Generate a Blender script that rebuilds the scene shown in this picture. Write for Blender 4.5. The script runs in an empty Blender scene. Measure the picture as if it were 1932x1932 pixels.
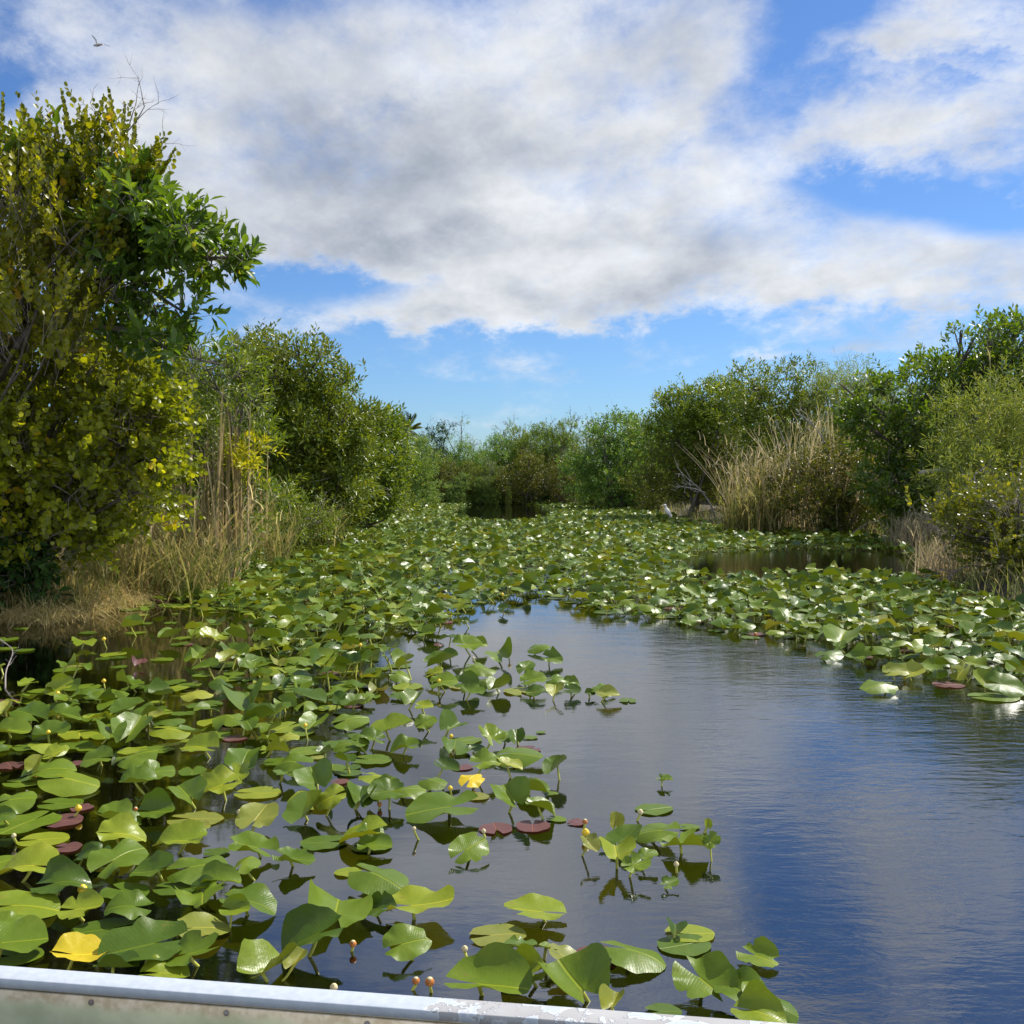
import bpy, math, random
import numpy as np
from mathutils import Vector, Matrix

# ------------------------------------------------------------------ camera, sky, sun, exposure
scene = bpy.context.scene
R = math.radians
CAM_H = 1.6
FOC = 1932.0            # focal length in the pixels of a 1932 px wide print
PITCH = math.atan(72.0 / FOC)
cam_data = bpy.data.cameras.new("camera")
cam = bpy.data.objects.new("camera", cam_data)
scene.collection.objects.link(cam)
scene.camera = cam
cam.location = (0, 0, CAM_H)
cam.rotation_euler = (math.pi / 2 - PITCH, 0, 0)
cam_data.sensor_width = 36
cam_data.lens = 36
cam_data.clip_start = 0.05
cam_data.clip_end = 8000

SUN_AZ = R(52)          # to the right of the view direction
SUN_EL = R(51)
sun_data = bpy.data.lights.new("sun", 'SUN')
sun_data.energy = 5.0
sun_data.angle = R(0.55)
sun_data.color = (1.0, 0.95, 0.86)
sun = bpy.data.objects.new("sun", sun_data)
scene.collection.objects.link(sun)
sdir = Vector((math.sin(SUN_AZ) * math.cos(SUN_EL), math.cos(SUN_AZ) * math.cos(SUN_EL), math.sin(SUN_EL)))
sun.rotation_euler = sdir.to_track_quat('Z', 'Y').to_euler()
sun.location = sdir * 60

scene.view_settings.view_transform = 'Standard'
scene.view_settings.look = 'None'
scene.view_settings.exposure = 0.42
scene.view_settings.gamma = 1.0
scene.render.engine = 'CYCLES'
scene.cycles.use_denoising = True
scene.cycles.max_bounces = 8
scene.cycles.transparent_max_bounces = 12
scene.cycles.sample_clamp_indirect = 4.0


class NT:
    """small helper for node trees"""
    def __init__(self, tree):
        self.t = tree
        self.n = tree.nodes
        self.l = tree.links

    def new(self, kind, **kw):
        n = self.n.new(kind)
        for k, v in kw.items():
            setattr(n, k, v)
        return n

    def put(self, sock, v):
        if v is None:
            return
        if hasattr(v, 'is_output') or isinstance(v, bpy.types.NodeSocket):
            self.l.new(v, sock)
        else:
            sock.default_value = v

    def math(self, op, a, b=None, c=None, clamp=False):
        n = self.new('ShaderNodeMath', operation=op, use_clamp=clamp)
        for i, v in enumerate((a, b, c)):
            self.put(n.inputs[i], v)
        return n.outputs[0]

    def mix(self, f, a, b, blend='MIX'):
        n = self.new('ShaderNodeMix', data_type='RGBA', blend_type=blend)
        self.put(n.inputs[0], f)
        self.put(n.inputs[6], a if not isinstance(a, tuple) else (*a, 1)[:4])
        self.put(n.inputs[7], b if not isinstance(b, tuple) else (*b, 1)[:4])
        return n.outputs[2]

    def smooth(self, v, a, b, lo=0.0, hi=1.0):
        n = self.new('ShaderNodeMapRange', interpolation_type='SMOOTHSTEP')
        self.put(n.inputs[0], v)
        n.inputs[1].default_value = a
        n.inputs[2].default_value = b
        n.inputs[3].default_value = lo
        n.inputs[4].default_value = hi
        return n.outputs[0]

    def noise(self, vec, scale, detail=4, rough=0.5, dist=0.0, dims='3D'):
        n = self.new('ShaderNodeTexNoise', noise_dimensions=dims)
        if vec is not None:
            self.l.new(vec, n.inputs['Vector'])
        n.inputs['Scale'].default_value = scale
        n.inputs['Detail'].default_value = detail
        n.inputs['Roughness'].default_value = rough
        n.inputs['Distortion'].default_value = dist
        return n.outputs[0]

    def ramp(self, f, stops, interp='LINEAR'):
        n = self.new('ShaderNodeValToRGB')
        cr = n.color_ramp
        cr.interpolation = interp
        while len(cr.elements) < len(stops):
            cr.elements.new(0.5)
        for e, (p, c) in zip(cr.elements, stops):
            e.position = p
            e.color = (*c, 1)
        self.put(n.inputs[0], f)
        return n.outputs[0]


world = bpy.data.worlds.new("World")
scene.world = world
world.use_nodes = True
wt = NT(world.node_tree)
for n in list(wt.n):
    wt.n.remove(n)


def build_sky():
    w = wt
    out = w.new('ShaderNodeOutputWorld')
    sky = w.new('ShaderNodeTexSky', sky_type='NISHITA', sun_disc=False)
    sky.sun_elevation = SUN_EL
    sky.sun_rotation = SUN_AZ
    sky.altitude = 0
    sky.air_density = 1.0
    sky.dust_density = 0.3
    sky.ozone_density = 2.2
    bg_sky = w.new('ShaderNodeBackground')
    w.l.new(w.mix(1.0, sky.outputs[0], (0.60, 0.86, 1.22), 'MULTIPLY'), bg_sky.inputs[0])
    bg_sky.inputs[1].default_value = 0.078
    tc = w.new('ShaderNodeTexCoord')
    sep = w.new('ShaderNodeSeparateXYZ')
    w.l.new(tc.outputs['Generated'], sep.inputs[0])
    x, y, z = sep.outputs
    # cloud layer: direction -> point on a flat layer overhead
    zz = w.math('ADD', w.math('MAXIMUM', z, 0.0), 0.32)
    cmb = w.new('ShaderNodeCombineXYZ')
    w.l.new(w.math('DIVIDE', x, zz), cmb.inputs[0])
    w.l.new(w.math('DIVIDE', y, zz), cmb.inputs[1])
    q = cmb.outputs[0]
    mp = w.new('ShaderNodeMapping')
    mp.inputs['Rotation'].default_value = (0, 0, R(24))
    mp.inputs['Scale'].default_value = (1.0, 0.8, 1.0)
    w.l.new(q, mp.inputs[0])
    qs = mp.outputs[0]
    nA = w.noise(qs, 2.1, 8, 0.64, 0.0)
    nB = w.noise(qs, 7.5, 9, 0.66, 0.1)
    off = w.new('ShaderNodeVectorMath', operation='ADD')
    w.l.new(qs, off.inputs[0])
    off.inputs[1].default_value = (0.16, 0.10, 0.0)
    lit = w.math('SUBTRACT', w.noise(qs, 3.0, 6, 0.6, 0.0), w.noise(off.outputs[0], 3.0, 6, 0.6, 0.0))
    fb = w.math('ADD', w.math('MULTIPLY', nA, 0.55), w.math('MULTIPLY', nB, 0.45))
    # where the banks of cloud stand: azimuth / elevation tangents in front of the viewer
    yy = w.math('MAXIMUM', y, 0.08)
    U = w.math('DIVIDE', x, yy)
    W = w.math('DIVIDE', z, yy)
    front = w.smooth(y, 0.1, 0.45)
    # warp
    U = w.math('ADD', U, w.math('MULTIPLY', w.math('SUBTRACT', nA, 0.5), 0.16))
    W = w.math('ADD', W, w.math('MULTIPLY', w.math('SUBTRACT', nB, 0.5), 0.06))
    uw = w.new('ShaderNodeCombineXYZ')
    w.l.new(U, uw.inputs[0])
    w.l.new(W, uw.inputs[1])

    def blob(px, py, rx, ry, rot, amp):
        m = w.new('ShaderNodeMapping', vector_type='TEXTURE')
        m.inputs['Location'].default_value = ((px - 966) / FOC, (894 - py) / FOC, 0)
        m.inputs['Rotation'].default_value = (0, 0, R(rot))
        m.inputs['Scale'].default_value = (rx / FOC, ry / FOC, 1)
        w.l.new(uw.outputs[0], m.inputs[0])
        g = w.new('ShaderNodeTexGradient', gradient_type='QUADRATIC_SPHERE')
        w.l.new(m.outputs[0], g.inputs[0])
        return w.math('MULTIPLY', w.math('POWER', g.outputs[1], 0.5), amp)

    def total(lst):
        s = None
        for b in lst:
            o = blob(*b)
            s = o if s is None else w.math('ADD', s, o)
        return s

    cov = total([
        (880, 230, 900, 430, 6, 0.85), (300, 130, 560, 330, 0, 0.42), (560, 420, 620, 150, 4, 0.5),
        (1380, 505, 1000, 150, -3, 0.9), (1680, 262, 520, 105, 15, 0.62), (1290, 110, 330, 300, 40, 0.4),
        (1700, 60, 420, 110, 35, 0.22), (1000, 560, 500, 90, 0, 0.45), (500, -150, 900, 260, 0, 0.3), (1500, -300, 900, 260, 20, 0.45),
        (760, 592, 330, 50, 0, 0.66), (1120, 600, 260, 36, 4, 0.4), (1620, 664, 240, 24, 3, 0.62), (1440, 668, 60, 16, 0, 0.4), (480, 628, 200, 34, 0, 0.4),
        (300, 470, 380, 180, 0, 0.35), (1950, 400, 200, 60, 0, 0.1), (130, 640, 300, 60, 0, 0.3), (1800, 500, 300, 110, 0, 0.35),
        (950, 825, 560, 60, 0, 0.16),
        (1470, 120, 130, 250, -26, -0.85), (1540, 330, 150, 70, -20, -0.35), (1730, 388, 300, 58, -9, -0.62), (1880, 400, 150, 70, -10, -0.35), (1560, 10, 120, 120, -30, -0.45),
        (50, 190, 190, 150, 0, -0.55), (500, 10, 210, 60, 0, -0.5), (830, -10, 220, 60, 0, -0.45), (1930, 250, 120, 60, 0, -0.3),
        (560, 535, 290, 52, -3, -0.75), (1500, 600, 500, 40, 0, -0.25), (1180, -60, 120, 90, 0, -0.3),
    ])
    sm = w.new('ShaderNodeMapping')
    sm.inputs['Rotation'].default_value = (0, 0, R(-27))
    sm.inputs['Scale'].default_value = (5.0, 17.0, 1)
    w.l.new(uw.outputs[0], sm.inputs[0])
    streak = w.noise(sm.outputs[0], 1.0, 7, 0.62)
    cov = w.math('ADD', cov, w.math('MULTIPLY', w.math('SUBTRACT', streak, 0.40), blob(1760, 130, 420, 300, 0, 3.0)))
    low = w.smooth(W, (894 - 660) / FOC, (894 - 540) / FOC, -0.10, 0.14)
    c1 = w.math('ADD', w.math('ADD', w.math('MULTIPLY', w.math('SUBTRACT', fb, 0.5), 3.7), cov), low)
    # behind and beside the viewer: broken cloud
    c2 = w.math('ADD', w.math('MULTIPLY', w.math('SUBTRACT', fb, 0.5), 2.6), 0.42)
    c = w.math('ADD', w.math('MULTIPLY', c1, front), w.math('MULTIPLY', c2, w.math('SUBTRACT', 1.0, front)))
    mask = w.smooth(c, -0.08, 1.10)
    mask = w.math('MULTIPLY', mask, w.smooth(z, 0.0, 0.05))
    mask = w.math('MULTIPLY', mask, 0.97)
    # brightness of the cloud: thick bases grey, thin billows white
    nC = w.math('ADD', w.math('MULTIPLY', w.noise(qs, 4.6, 7, 0.58, 0.0), 0.65), w.math('MULTIPLY', nB, 0.35))
    thick = w.smooth(c, 0.35, 1.25)
    br = w.math('SUBTRACT', w.math('ADD', 0.99, w.math('ADD', w.math('MULTIPLY', w.math('SUBTRACT', nC, 0.5), 1.1), w.math('MULTIPLY', lit, 0.85))), w.math('MULTIPLY', thick, 0.20))
    greys = total([(560, 330, 460, 150, 8, -0.20), (900, 300, 330, 120, 0, -0.16), (700, 470, 420, 70, 0, -0.10), (250, 60, 500, 200, 0, -0.08), (1100, 430, 300, 70, 0, -0.08), (1150, 390, 300, 60, -10, 0.16), (780, 160, 300, 80, 10, 0.18), (1180, 250, 220, 90, 30, 0.16), (1350, 520, 500, 60, 0, 0.08)])
    br = w.math('ADD', br, greys)
    br = w.math('MINIMUM', w.math('MAXIMUM', br, 0.50), 1.12)
    colr = w.mix(w.smooth(br, 0.45, 0.95), (0.84, 0.93, 1.09), (0.97, 1.0, 1.04))
    mul = w.new('ShaderNodeVectorMath', operation='SCALE')
    w.l.new(colr, mul.inputs[0])
    # unseen clouds behind the viewer, boosted as fill for the foliage fronts
    rear_fill = w.smooth(y, -0.7, 0.15, 2.3, 1.0)
    w.l.new(w.math('MULTIPLY', w.math('MULTIPLY', br, rear_fill), 0.66), mul.inputs['Scale'])
    bg_c = w.new('ShaderNodeBackground')
    w.l.new(mul.outputs[0], bg_c.inputs[0])
    bg_c.inputs[1].default_value = 1.0
    mx = w.new('ShaderNodeMixShader')
    w.l.new(mask, mx.inputs[0])
    w.l.new(bg_sky.outputs[0], mx.inputs[1])
    w.l.new(bg_c.outputs[0], mx.inputs[2])
    w.l.new(mx.outputs[0], out.inputs[0])


build_sky()
world.cycles.sampling_method = 'MANUAL'
world.cycles.sample_map_resolution = 1024

# ------------------------------------------------------------------ helpers
rng = np.random.default_rng(20240117)
COL = scene.collection
CP, SP = math.cos(PITCH), math.sin(PITCH)


def ray(px, py):
    a, b = (px - 966) / FOC, -(py - 966) / FOC
    return np.array([a, CP + b * SP, -SP + b * CP])


def ground(px, py, z=0.0):
    """the point of the plane at height z seen in the 1932 px print at (px, py)"""
    d = ray(px, py)
    t = (z - CAM_H) / d[2]
    return np.array([0, 0, CAM_H]) + d * t


def at(px, py, Y):
    """the point at distance Y in front of the viewer"""
    d = ray(px, py)
    return np.array([0, 0, CAM_H]) + d * (Y / d[1])


def to_print(p):
    p = np.atleast_2d(p) - np.array([0, 0, CAM_H])
    f = p[:, 1] * CP - p[:, 2] * SP
    u = p[:, 1] * SP + p[:, 2] * CP
    f = np.where(f < 0.05, 0.05, f)
    return np.stack([966 + FOC * p[:, 0] / f, 966 - FOC * u / f], 1)


def nrm(v):
    v = np.asarray(v, float)
    return v / np.maximum(np.linalg.norm(v, axis=-1, keepdims=True), 1e-9)


class Acc:
    """collects vertices and faces of ONE mesh"""
    def __init__(self):
        self.v, self.f, self.r, self.uv, self.n = [], [], [], [], 0

    def add(self, v, faces, rnd=0.5, uv=None):
        v = np.asarray(v, float).reshape(-1, 3)
        for f in faces:
            f = np.asarray(f, int)
            if f.ndim == 1:
                f = f[None]
            self.f.append(f + self.n)
        self.v.append(v)
        self.r.append(np.broadcast_to(np.asarray(rnd, float), (len(v),)))
        self.uv.append(np.zeros((len(v), 2)) if uv is None else uv)
        self.n += len(v)

    def mesh(self, name, smooth=False):
        v = np.concatenate(self.v)
        me = bpy.data.meshes.new(name)
        me.vertices.add(len(v))
        me.vertices.foreach_set("co", v.astype(np.float32).ravel())
        idx = np.concatenate([f.ravel() for f in self.f]).astype(np.int32)
        tot = np.concatenate([np.full(len(f), f.shape[1]) for f in self.f])
        st = (np.cumsum(tot) - tot).astype(np.int32)
        me.loops.add(len(idx))
        me.loops.foreach_set("vertex_index", idx)
        me.polygons.add(len(tot))
        me.polygons.foreach_set("loop_start", st)
        at_ = me.attributes.new("rnd", 'FLOAT', 'POINT')
        at_.data.foreach_set("value", np.concatenate(self.r).astype(np.float32))
        uvl = me.uv_layers.new(name="UVMap")
        uvl.data.foreach_set("uv", np.concatenate(self.uv)[idx].astype(np.float32).ravel())
        me.update(calc_edges=True)
        if smooth:
            me.polygons.foreach_set("use_smooth", np.ones(len(tot), bool))
        return me

    def obj(self, name, mat, parent=None, smooth=False):
        me = self.mesh(name, smooth)
        for m in (mat if isinstance(mat, (list, tuple)) else [mat]):
            me.materials.append(m)
        o = bpy.data.objects.new(name, me)
        COL.objects.link(o)
        if parent is not None:
            o.parent = parent
        return o


def tag(o, label=None, cat=None, group=None, kind=None):
    if label:
        o['label'] = label
    if cat:
        o['category'] = cat
    if group:
        o['group'] = group
    if kind:
        o['kind'] = kind
    return o


def thing(name, label, cat, loc=(0, 0, 0), rz=0.0, group=None):
    o = bpy.data.objects.new(name, None)
    o.empty_display_size = 0.2
    COL.objects.link(o)
    o.location = tuple(float(c) for c in loc)
    o.rotation_euler = (0, 0, rz)
    return tag(o, label, cat, group)


def copy_tree(o, parent=None):
    c = o.copy()
    COL.objects.link(c)
    if parent is not None:
        c.parent = parent
    for ch in list(o.children):
        copy_tree(ch, c)
    return c


def tube(acc, pts, rad, sides=6, rnd=0.5, cap=True):
    pts = np.asarray(pts, float)
    k = len(pts)
    rad = np.broadcast_to(np.asarray(rad, float), (k,)) if np.ndim(rad) < 2 else rad
    t = nrm(np.gradient(pts, axis=0))
    ref = np.array([0.31, 0.17, 0.93]) if abs(t[:, 2]).mean() < 0.8 else np.array([0.9, 0.3, 0.1])
    a = nrm(np.cross(t, ref))
    b = np.cross(t, a)
    th = np.arange(sides) * 2 * math.pi / sides
    ring = pts[:, None, :] + rad[:, None, None] * (np.cos(th)[None, :, None] * a[:, None, :] + np.sin(th)[None, :, None] * b[:, None, :])
    i = np.arange(k - 1)[:, None] * sides
    j = np.arange(sides)[None, :]
    jn = (j + 1) % sides
    q = np.stack([i + j, i + jn, i + sides + jn, i + sides + j], -1).reshape(-1, 4)
    v = ring.reshape(-1, 3)
    faces = [q]
    if cap:
        v = np.vstack([v, pts[0] - t[0] * rad[0] * 0.3, pts[-1] + t[-1] * rad[-1] * 0.5])
        n0 = k * sides
        jj = np.arange(sides)
        faces.append(np.stack([np.full(sides, n0), (jj + 1) % sides, jj], 1))
        faces.append(np.stack([np.full(sides, n0 + 1), (k - 1) * sides + jj, (k - 1) * sides + (jj + 1) % sides], 1))
    acc.add(v, faces, rnd, np.stack([np.tile(np.arange(len(v)) % sides / sides, 1), np.linspace(0, 1, len(v))], 1))


def curve_pts(ctrl, n):
    """Catmull-Rom through control points"""
    c = np.asarray(ctrl, float)
    c = np.vstack([2 * c[0] - c[1], c, 2 * c[-1] - c[-2]])
    out = []
    seg = len(c) - 3
    for t in np.linspace(0, seg - 1e-6, n):
        i = int(t)
        u = t - i
        p0, p1, p2, p3 = c[i:i + 4]
        out.append(0.5 * ((2 * p1) + (p2 - p0) * u + (2 * p0 - 5 * p1 + 4 * p2 - p3) * u * u + (3 * p1 - p0 - 3 * p2 + p3) * u ** 3))
    return np.array(out)


# ------------------------------------------------------------------ materials
def base_mat(name):
    m = bpy.data.materials.new(name)
    m.use_nodes = True
    nt = NT(m.node_tree)
    p = nt.n['Principled BSDF']
    return m, nt, p, nt.n['Material Output']


def attr_rnd(nt):
    a = nt.new('ShaderNodeAttribute', attribute_name='rnd')
    return a.outputs['Fac']


def leaf_mat(name, stops, rough=0.42, trans=0.42, tcol=(1.35, 1.25, 0.55), spec=0.5, gain=(1.6, 1.5, 1.05)):
    m, nt, p, out = base_mat(name)
    stops = [(a, tuple(min(.8, v * k) for v, k in zip(col, gain))) for a, col in stops]
    c = nt.ramp(attr_rnd(nt), stops)
    oi = nt.new('ShaderNodeObjectInfo')
    hs = nt.new('ShaderNodeHueSaturation')
    nt.l.new(c, hs.inputs['Color'])
    nt.l.new(nt.math('ADD', 0.8, nt.math('MULTIPLY', oi.outputs['Random'], 0.4)), hs.inputs['Value'])
    nt.l.new(nt.math('ADD', 0.485, nt.math('MULTIPLY', oi.outputs['Random'], 0.03)), hs.inputs['Hue'])
    c = hs.outputs[0]
    nt.l.new(c, p.inputs['Base Color'])
    p.inputs['Roughness'].default_value = rough
    p.inputs['Specular IOR Level'].default_value = spec
    tr = nt.new('ShaderNodeBsdfTranslucent')
    nt.l.new(nt.mix(1.0, c, tcol, 'MULTIPLY'), tr.inputs[0])
    mx = nt.new('ShaderNodeMixShader')
    mx.inputs[0].default_value = trans
    nt.l.new(p.outputs[0], mx.inputs[1])
    nt.l.new(tr.outputs[0], mx.inputs[2])
    nt.l.new(mx.outputs[0], out.inputs[0])
    return m


def bark_mat(name, a, b, scale=14):
    m, nt, p, out = base_mat(name)
    tc = nt.new('ShaderNodeTexCoord')
    n = nt.noise(tc.outputs['Object'], scale, 6, 0.65)
    n2 = nt.noise(tc.outputs['Object'], scale * 0.23, 3, 0.5)
    f = nt.math('ADD', nt.math('MULTIPLY', n, 0.6), nt.math('MULTIPLY', n2, 0.4))
    nt.l.new(nt.ramp(f, [(0.32, a), (0.66, b)]), p.inputs['Base Color'])
    p.inputs['Roughness'].default_value = 0.9
    bp = nt.new('ShaderNodeBump')
    bp.inputs['Strength'].default_value = 0.6
    bp.inputs['Distance'].default_value = 0.01
    nt.l.new(n, bp.inputs['Height'])
    nt.l.new(bp.outputs[0], p.inputs['Normal'])
    return m


M = {}
M['apple_leaf'] = leaf_mat('broad_green_leaf', [(0.0, (0.035, 0.075, 0.012)), (0.5, (0.070, 0.125, 0.018)), (0.85, (0.11, 0.17, 0.024)), (1.0, (0.22, 0.22, 0.03))], 0.36, 0.45, gain=(1.7, 1.5, 0.9))
M['plum_leaf'] = leaf_mat('round_olive_leaf', [(0.0, (0.065, 0.080, 0.010)), (0.40, (0.125, 0.140, 0.012)), (0.75, (0.20, 0.205, 0.015)), (0.95, (0.30, 0.28, 0.02)), (1.0, (0.36, 0.25, 0.02))], 0.36, 0.47, (1.28, 1.28, 0.5), gain=(1.78, 1.82, 1.0))
M['plum_dull'] = leaf_mat('dull_olive_leaf', [(0.0, (0.060, 0.070, 0.010)), (0.50, (0.105, 0.112, 0.012)), (0.82, (0.16, 0.155, 0.015)), (1.0, (0.34, 0.29, 0.02))], 0.34, 0.34, (1.3, 1.25, 0.5), gain=(1.35, 1.3, 1.0))
M['plum_far'] = leaf_mat('dark_olive_leaf', [(0.0, (0.045, 0.055, 0.010)), (0.5, (0.080, 0.095, 0.016)), (0.85, (0.13, 0.14, 0.020)), (1.0, (0.20, 0.13, 0.03))], 0.4, 0.42, gain=(1.6, 1.6, 1.0))
M['dark_leaf'] = leaf_mat('dark_green_leaf', [(0.0, (0.016, 0.050, 0.014)), (0.6, (0.032, 0.085, 0.022)), (1.0, (0.06, 0.12, 0.020))], 0.55, 0.22, spec=0.25, gain=(1.3, 1.2, .8))
M['willow'] = leaf_mat('narrow_green_leaf', [(0.0, (0.048, 0.086, 0.012)), (0.5, (0.098, 0.150, 0.017)), (0.85, (0.155, 0.205, 0.020)), (1.0, (0.26, 0.28, 0.03))], 0.42, 0.36)
M['willow_gold'] = leaf_mat('yellow_green_leaf', [(0.0, (0.085, 0.12, 0.03)), (0.6, (0.135, 0.165, 0.045)), (1.0, (0.24, 0.23, 0.08))], 0.5, 0.36)
M['willow_bright'] = leaf_mat('fresh_yellow_leaf', [(0.0, (0.20, 0.25, 0.012)), (1.0, (0.38, 0.38, 0.02))], 0.45, 0.4)
M['myrtle'] = leaf_mat('grey_green_leaf', [(0.0, (0.045, 0.085, 0.020)), (0.5, (0.085, 0.14, 0.030)), (0.85, (0.14, 0.19, 0.04)), (1.0, (0.22, 0.20, 0.08))], 0.5, 0.42, gain=(1.6, 1.6, 1.1))
M['dry_leaf'] = leaf_mat('withered_brown_leaf', [(0.0, (0.20, 0.10, 0.05)), (1.0, (0.40, 0.22, 0.12))], 0.7, 0.2, (1, 0.9, 0.7))
M['palm_leaf'] = leaf_mat('palm_frond_leaf', [(0.0, (0.03, 0.05, 0.02)), (0.7, (0.07, 0.10, 0.035)), (1.0, (0.22, 0.18, 0.08))], 0.4, 0.25)
M['bark'] = bark_mat('grey_brown_bark', (0.045, 0.034, 0.026), (0.20, 0.17, 0.14))
M['dead_wood'] = bark_mat('bleached_dead_wood', (0.18, 0.16, 0.14), (0.42, 0.39, 0.35), 20)
M['twig'] = bark_mat('grey_twig', (0.16, 0.13, 0.11), (0.34, 0.30, 0.27), 20)


def straw_mat(name, stops, rough=0.75):
    return leaf_mat(name, stops, rough, 0.48, (1.2, 1.1, 0.8), 0.25, (1.15, 1.15, 1.1))


M['reed'] = straw_mat('dry_reed', [(0.0, (0.34, 0.28, 0.16)), (0.45, (0.46, 0.39, 0.24)), (0.72, (0.55, 0.48, 0.32)), (0.82, (0.30, 0.31, 0.10)), (1.0, (0.15, 0.21, 0.04))])
M['reed_grey'] = straw_mat('grey_reed', [(0.0, (0.26, 0.22, 0.15)), (0.5, (0.40, 0.35, 0.25)), (0.85, (0.52, 0.46, 0.34)), (1.0, (0.22, 0.22, 0.10))])
M['grass'] = straw_mat('bank_grass', [(0.0, (0.15, 0.17, 0.04)), (0.3, (0.26, 0.24, 0.08)), (0.6, (0.42, 0.33, 0.16)), (1.0, (0.50, 0.41, 0.22))])
M['sedge'] = straw_mat('green_sedge', [(0.0, (0.10, 0.14, 0.03)), (0.4, (0.20, 0.22, 0.06)), (0.7, (0.36, 0.31, 0.14)), (1.0, (0.40, 0.32, 0.16))])


def lily_mat(name, stops=None, flat=None):
    m, nt, p, out = base_mat(name)
    uv = nt.new('ShaderNodeUVMap')
    sp = nt.new('ShaderNodeSeparateXYZ')
    nt.l.new(uv.outputs[0], sp.inputs[0])
    u, v = sp.outputs[0], sp.outputs[1]
    av = nt.math('ABSOLUTE', v)
    r = attr_rnd(nt)
    base = nt.ramp(r, stops)
    tc = nt.new('ShaderNodeTexCoord')
    blotch = nt.noise(tc.outputs['Object'], 9.0, 5, 0.6)
    fine = nt.noise(tc.outputs['Object'], 55.0, 3, 0.6)
    c = nt.mix(nt.smooth(blotch, 0.5, 0.75, 0.0, 0.45), base, nt.mix(1.0, base, (1.45, 1.15, 0.8), 'MULTIPLY'))
    c = nt.mix(nt.smooth(fine, 0.35, 0.65, 0.0, 0.22), c, nt.mix(1.0, base, (0.7, 0.72, 0.7), 'MULTIPLY'))
    # veins: midrib and slanting side veins, a lighter green that belongs to the leaf
    s = nt.math('ADD', nt.math('SUBTRACT', u, nt.math('MULTIPLY', av, 0.55)), nt.math('MULTIPLY', nt.math('SUBTRACT', nt.noise(tc.outputs['Object'], 14.0, 3, 0.5), 0.5), 0.07))
    fr = nt.math('ABSOLUTE', nt.math('SUBTRACT', nt.math('FRACT', nt.math('MULTIPLY', s, 21.0)), 0.5))
    side = nt.math('MULTIPLY', nt.smooth(fr, 0.0, 0.16, 1.0, 0.0), nt.smooth(av, 0.3, 0.5, 1.0, 0.25))
    mid = nt.smooth(av, 0.006, 0.022, 1.0, 0.0)
    c = nt.mix(nt.math('MULTIPLY', side, nt.smooth(blotch, 0.35, 0.65, 0.02, 0.10)), c, nt.mix(1.0, base, (1.7, 1.5, 1.2), 'MULTIPLY'))
    c = nt.mix(nt.math('MULTIPLY', mid, 0.72), c, nt.mix(1.0, base, (2.2, 1.75, 1.3), 'MULTIPLY'))
    # brown nibbled rims and spots
    rim = nt.smooth(nt.math('ADD', nt.math('MULTIPLY', nt.noise(tc.outputs['Object'], 30.0, 4, 0.7), 0.6), nt.math('MULTIPLY', blotch, 0.4)), 0.60, 0.66)
    c = nt.mix(nt.math('MULTIPLY', rim, 0.6), c, (0.20, 0.15, 0.04))
    geo = nt.new('ShaderNodeNewGeometry')
    under = nt.mix(1.0, base, (1.25, 1.05, 0.9), 'MULTIPLY')
    c = nt.mix(geo.outputs['Backfacing'], c, under)
    nt.l.new(c, p.inputs['Base Color'])
    nt.l.new(nt.smooth(blotch, 0.3, 0.7, 0.27, 0.46), p.inputs['Roughness'])
    p.inputs['Specular IOR Level'].default_value = 0.28
    h = nt.math('ADD', nt.math('MULTIPLY', side, -0.12), nt.math('ADD', nt.math('MULTIPLY', mid, -1.2), nt.math('MULTIPLY', fine, 0.5)))
    h = nt.math('ADD', h, nt.math('MULTIPLY', blotch, 2.0))
    bp = nt.new('ShaderNodeBump')
    bp.inputs['Strength'].default_value = 0.5
    bp.inputs['Distance'].default_value = 0.004
    nt.l.new(h, bp.inputs['Height'])
    nt.l.new(bp.outputs[0], p.inputs['Normal'])
    tr = nt.new('ShaderNodeBsdfTranslucent')
    nt.l.new(nt.mix(1.0, c, (1.2, 1.2, 0.5), 'MULTIPLY'), tr.inputs[0])
    mx = nt.new('ShaderNodeMixShader')
    mx.inputs[0].default_value = 0.20
    nt.l.new(p.outputs[0], mx.inputs[1])
    nt.l.new(tr.outputs[0], mx.inputs[2])
    nt.l.new(mx.outputs[0], out.inputs[0])
    return m


PAD_STOPS = [(0.0, (0.046, 0.086, 0.010)), (0.30, (0.086, 0.142, 0.012)), (0.62, (0.132, 0.194, 0.014)), (0.80, (0.23, 0.275, 0.02)),
             (0.85, (0.17, 0.17, 0.05)), (0.905, (0.26, 0.29, 0.035)), (0.925, (0.34, 0.32, 0.03)), (0.93, (0.62, 0.46, 0.02)), (0.936, (0.62, 0.46, 0.02)), (0.955, (0.15, 0.065, 0.065)), (1.0, (0.12, 0.06, 0.05))]
M['pad'] = lily_mat('lily_pad', PAD_STOPS)


def plain(name, col, rough=0.5, var=0.25, scale=30, spec=0.5, trans=0.0):
    m, nt, p, out = base_mat(name)
    tc = nt.new('ShaderNodeTexCoord')
    n = nt.noise(tc.outputs['Object'], scale, 4, 0.6)
    lo = tuple(c * (1 - var) for c in col)
    hi = tuple(min(1, c * (1 + var)) for c in col)
    nt.l.new(nt.ramp(n, [(0.3, lo), (0.7, hi)]), p.inputs['Base Color'])
    p.inputs['Roughness'].default_value = rough
    p.inputs['Specular IOR Level'].default_value = spec
    return m


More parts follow.
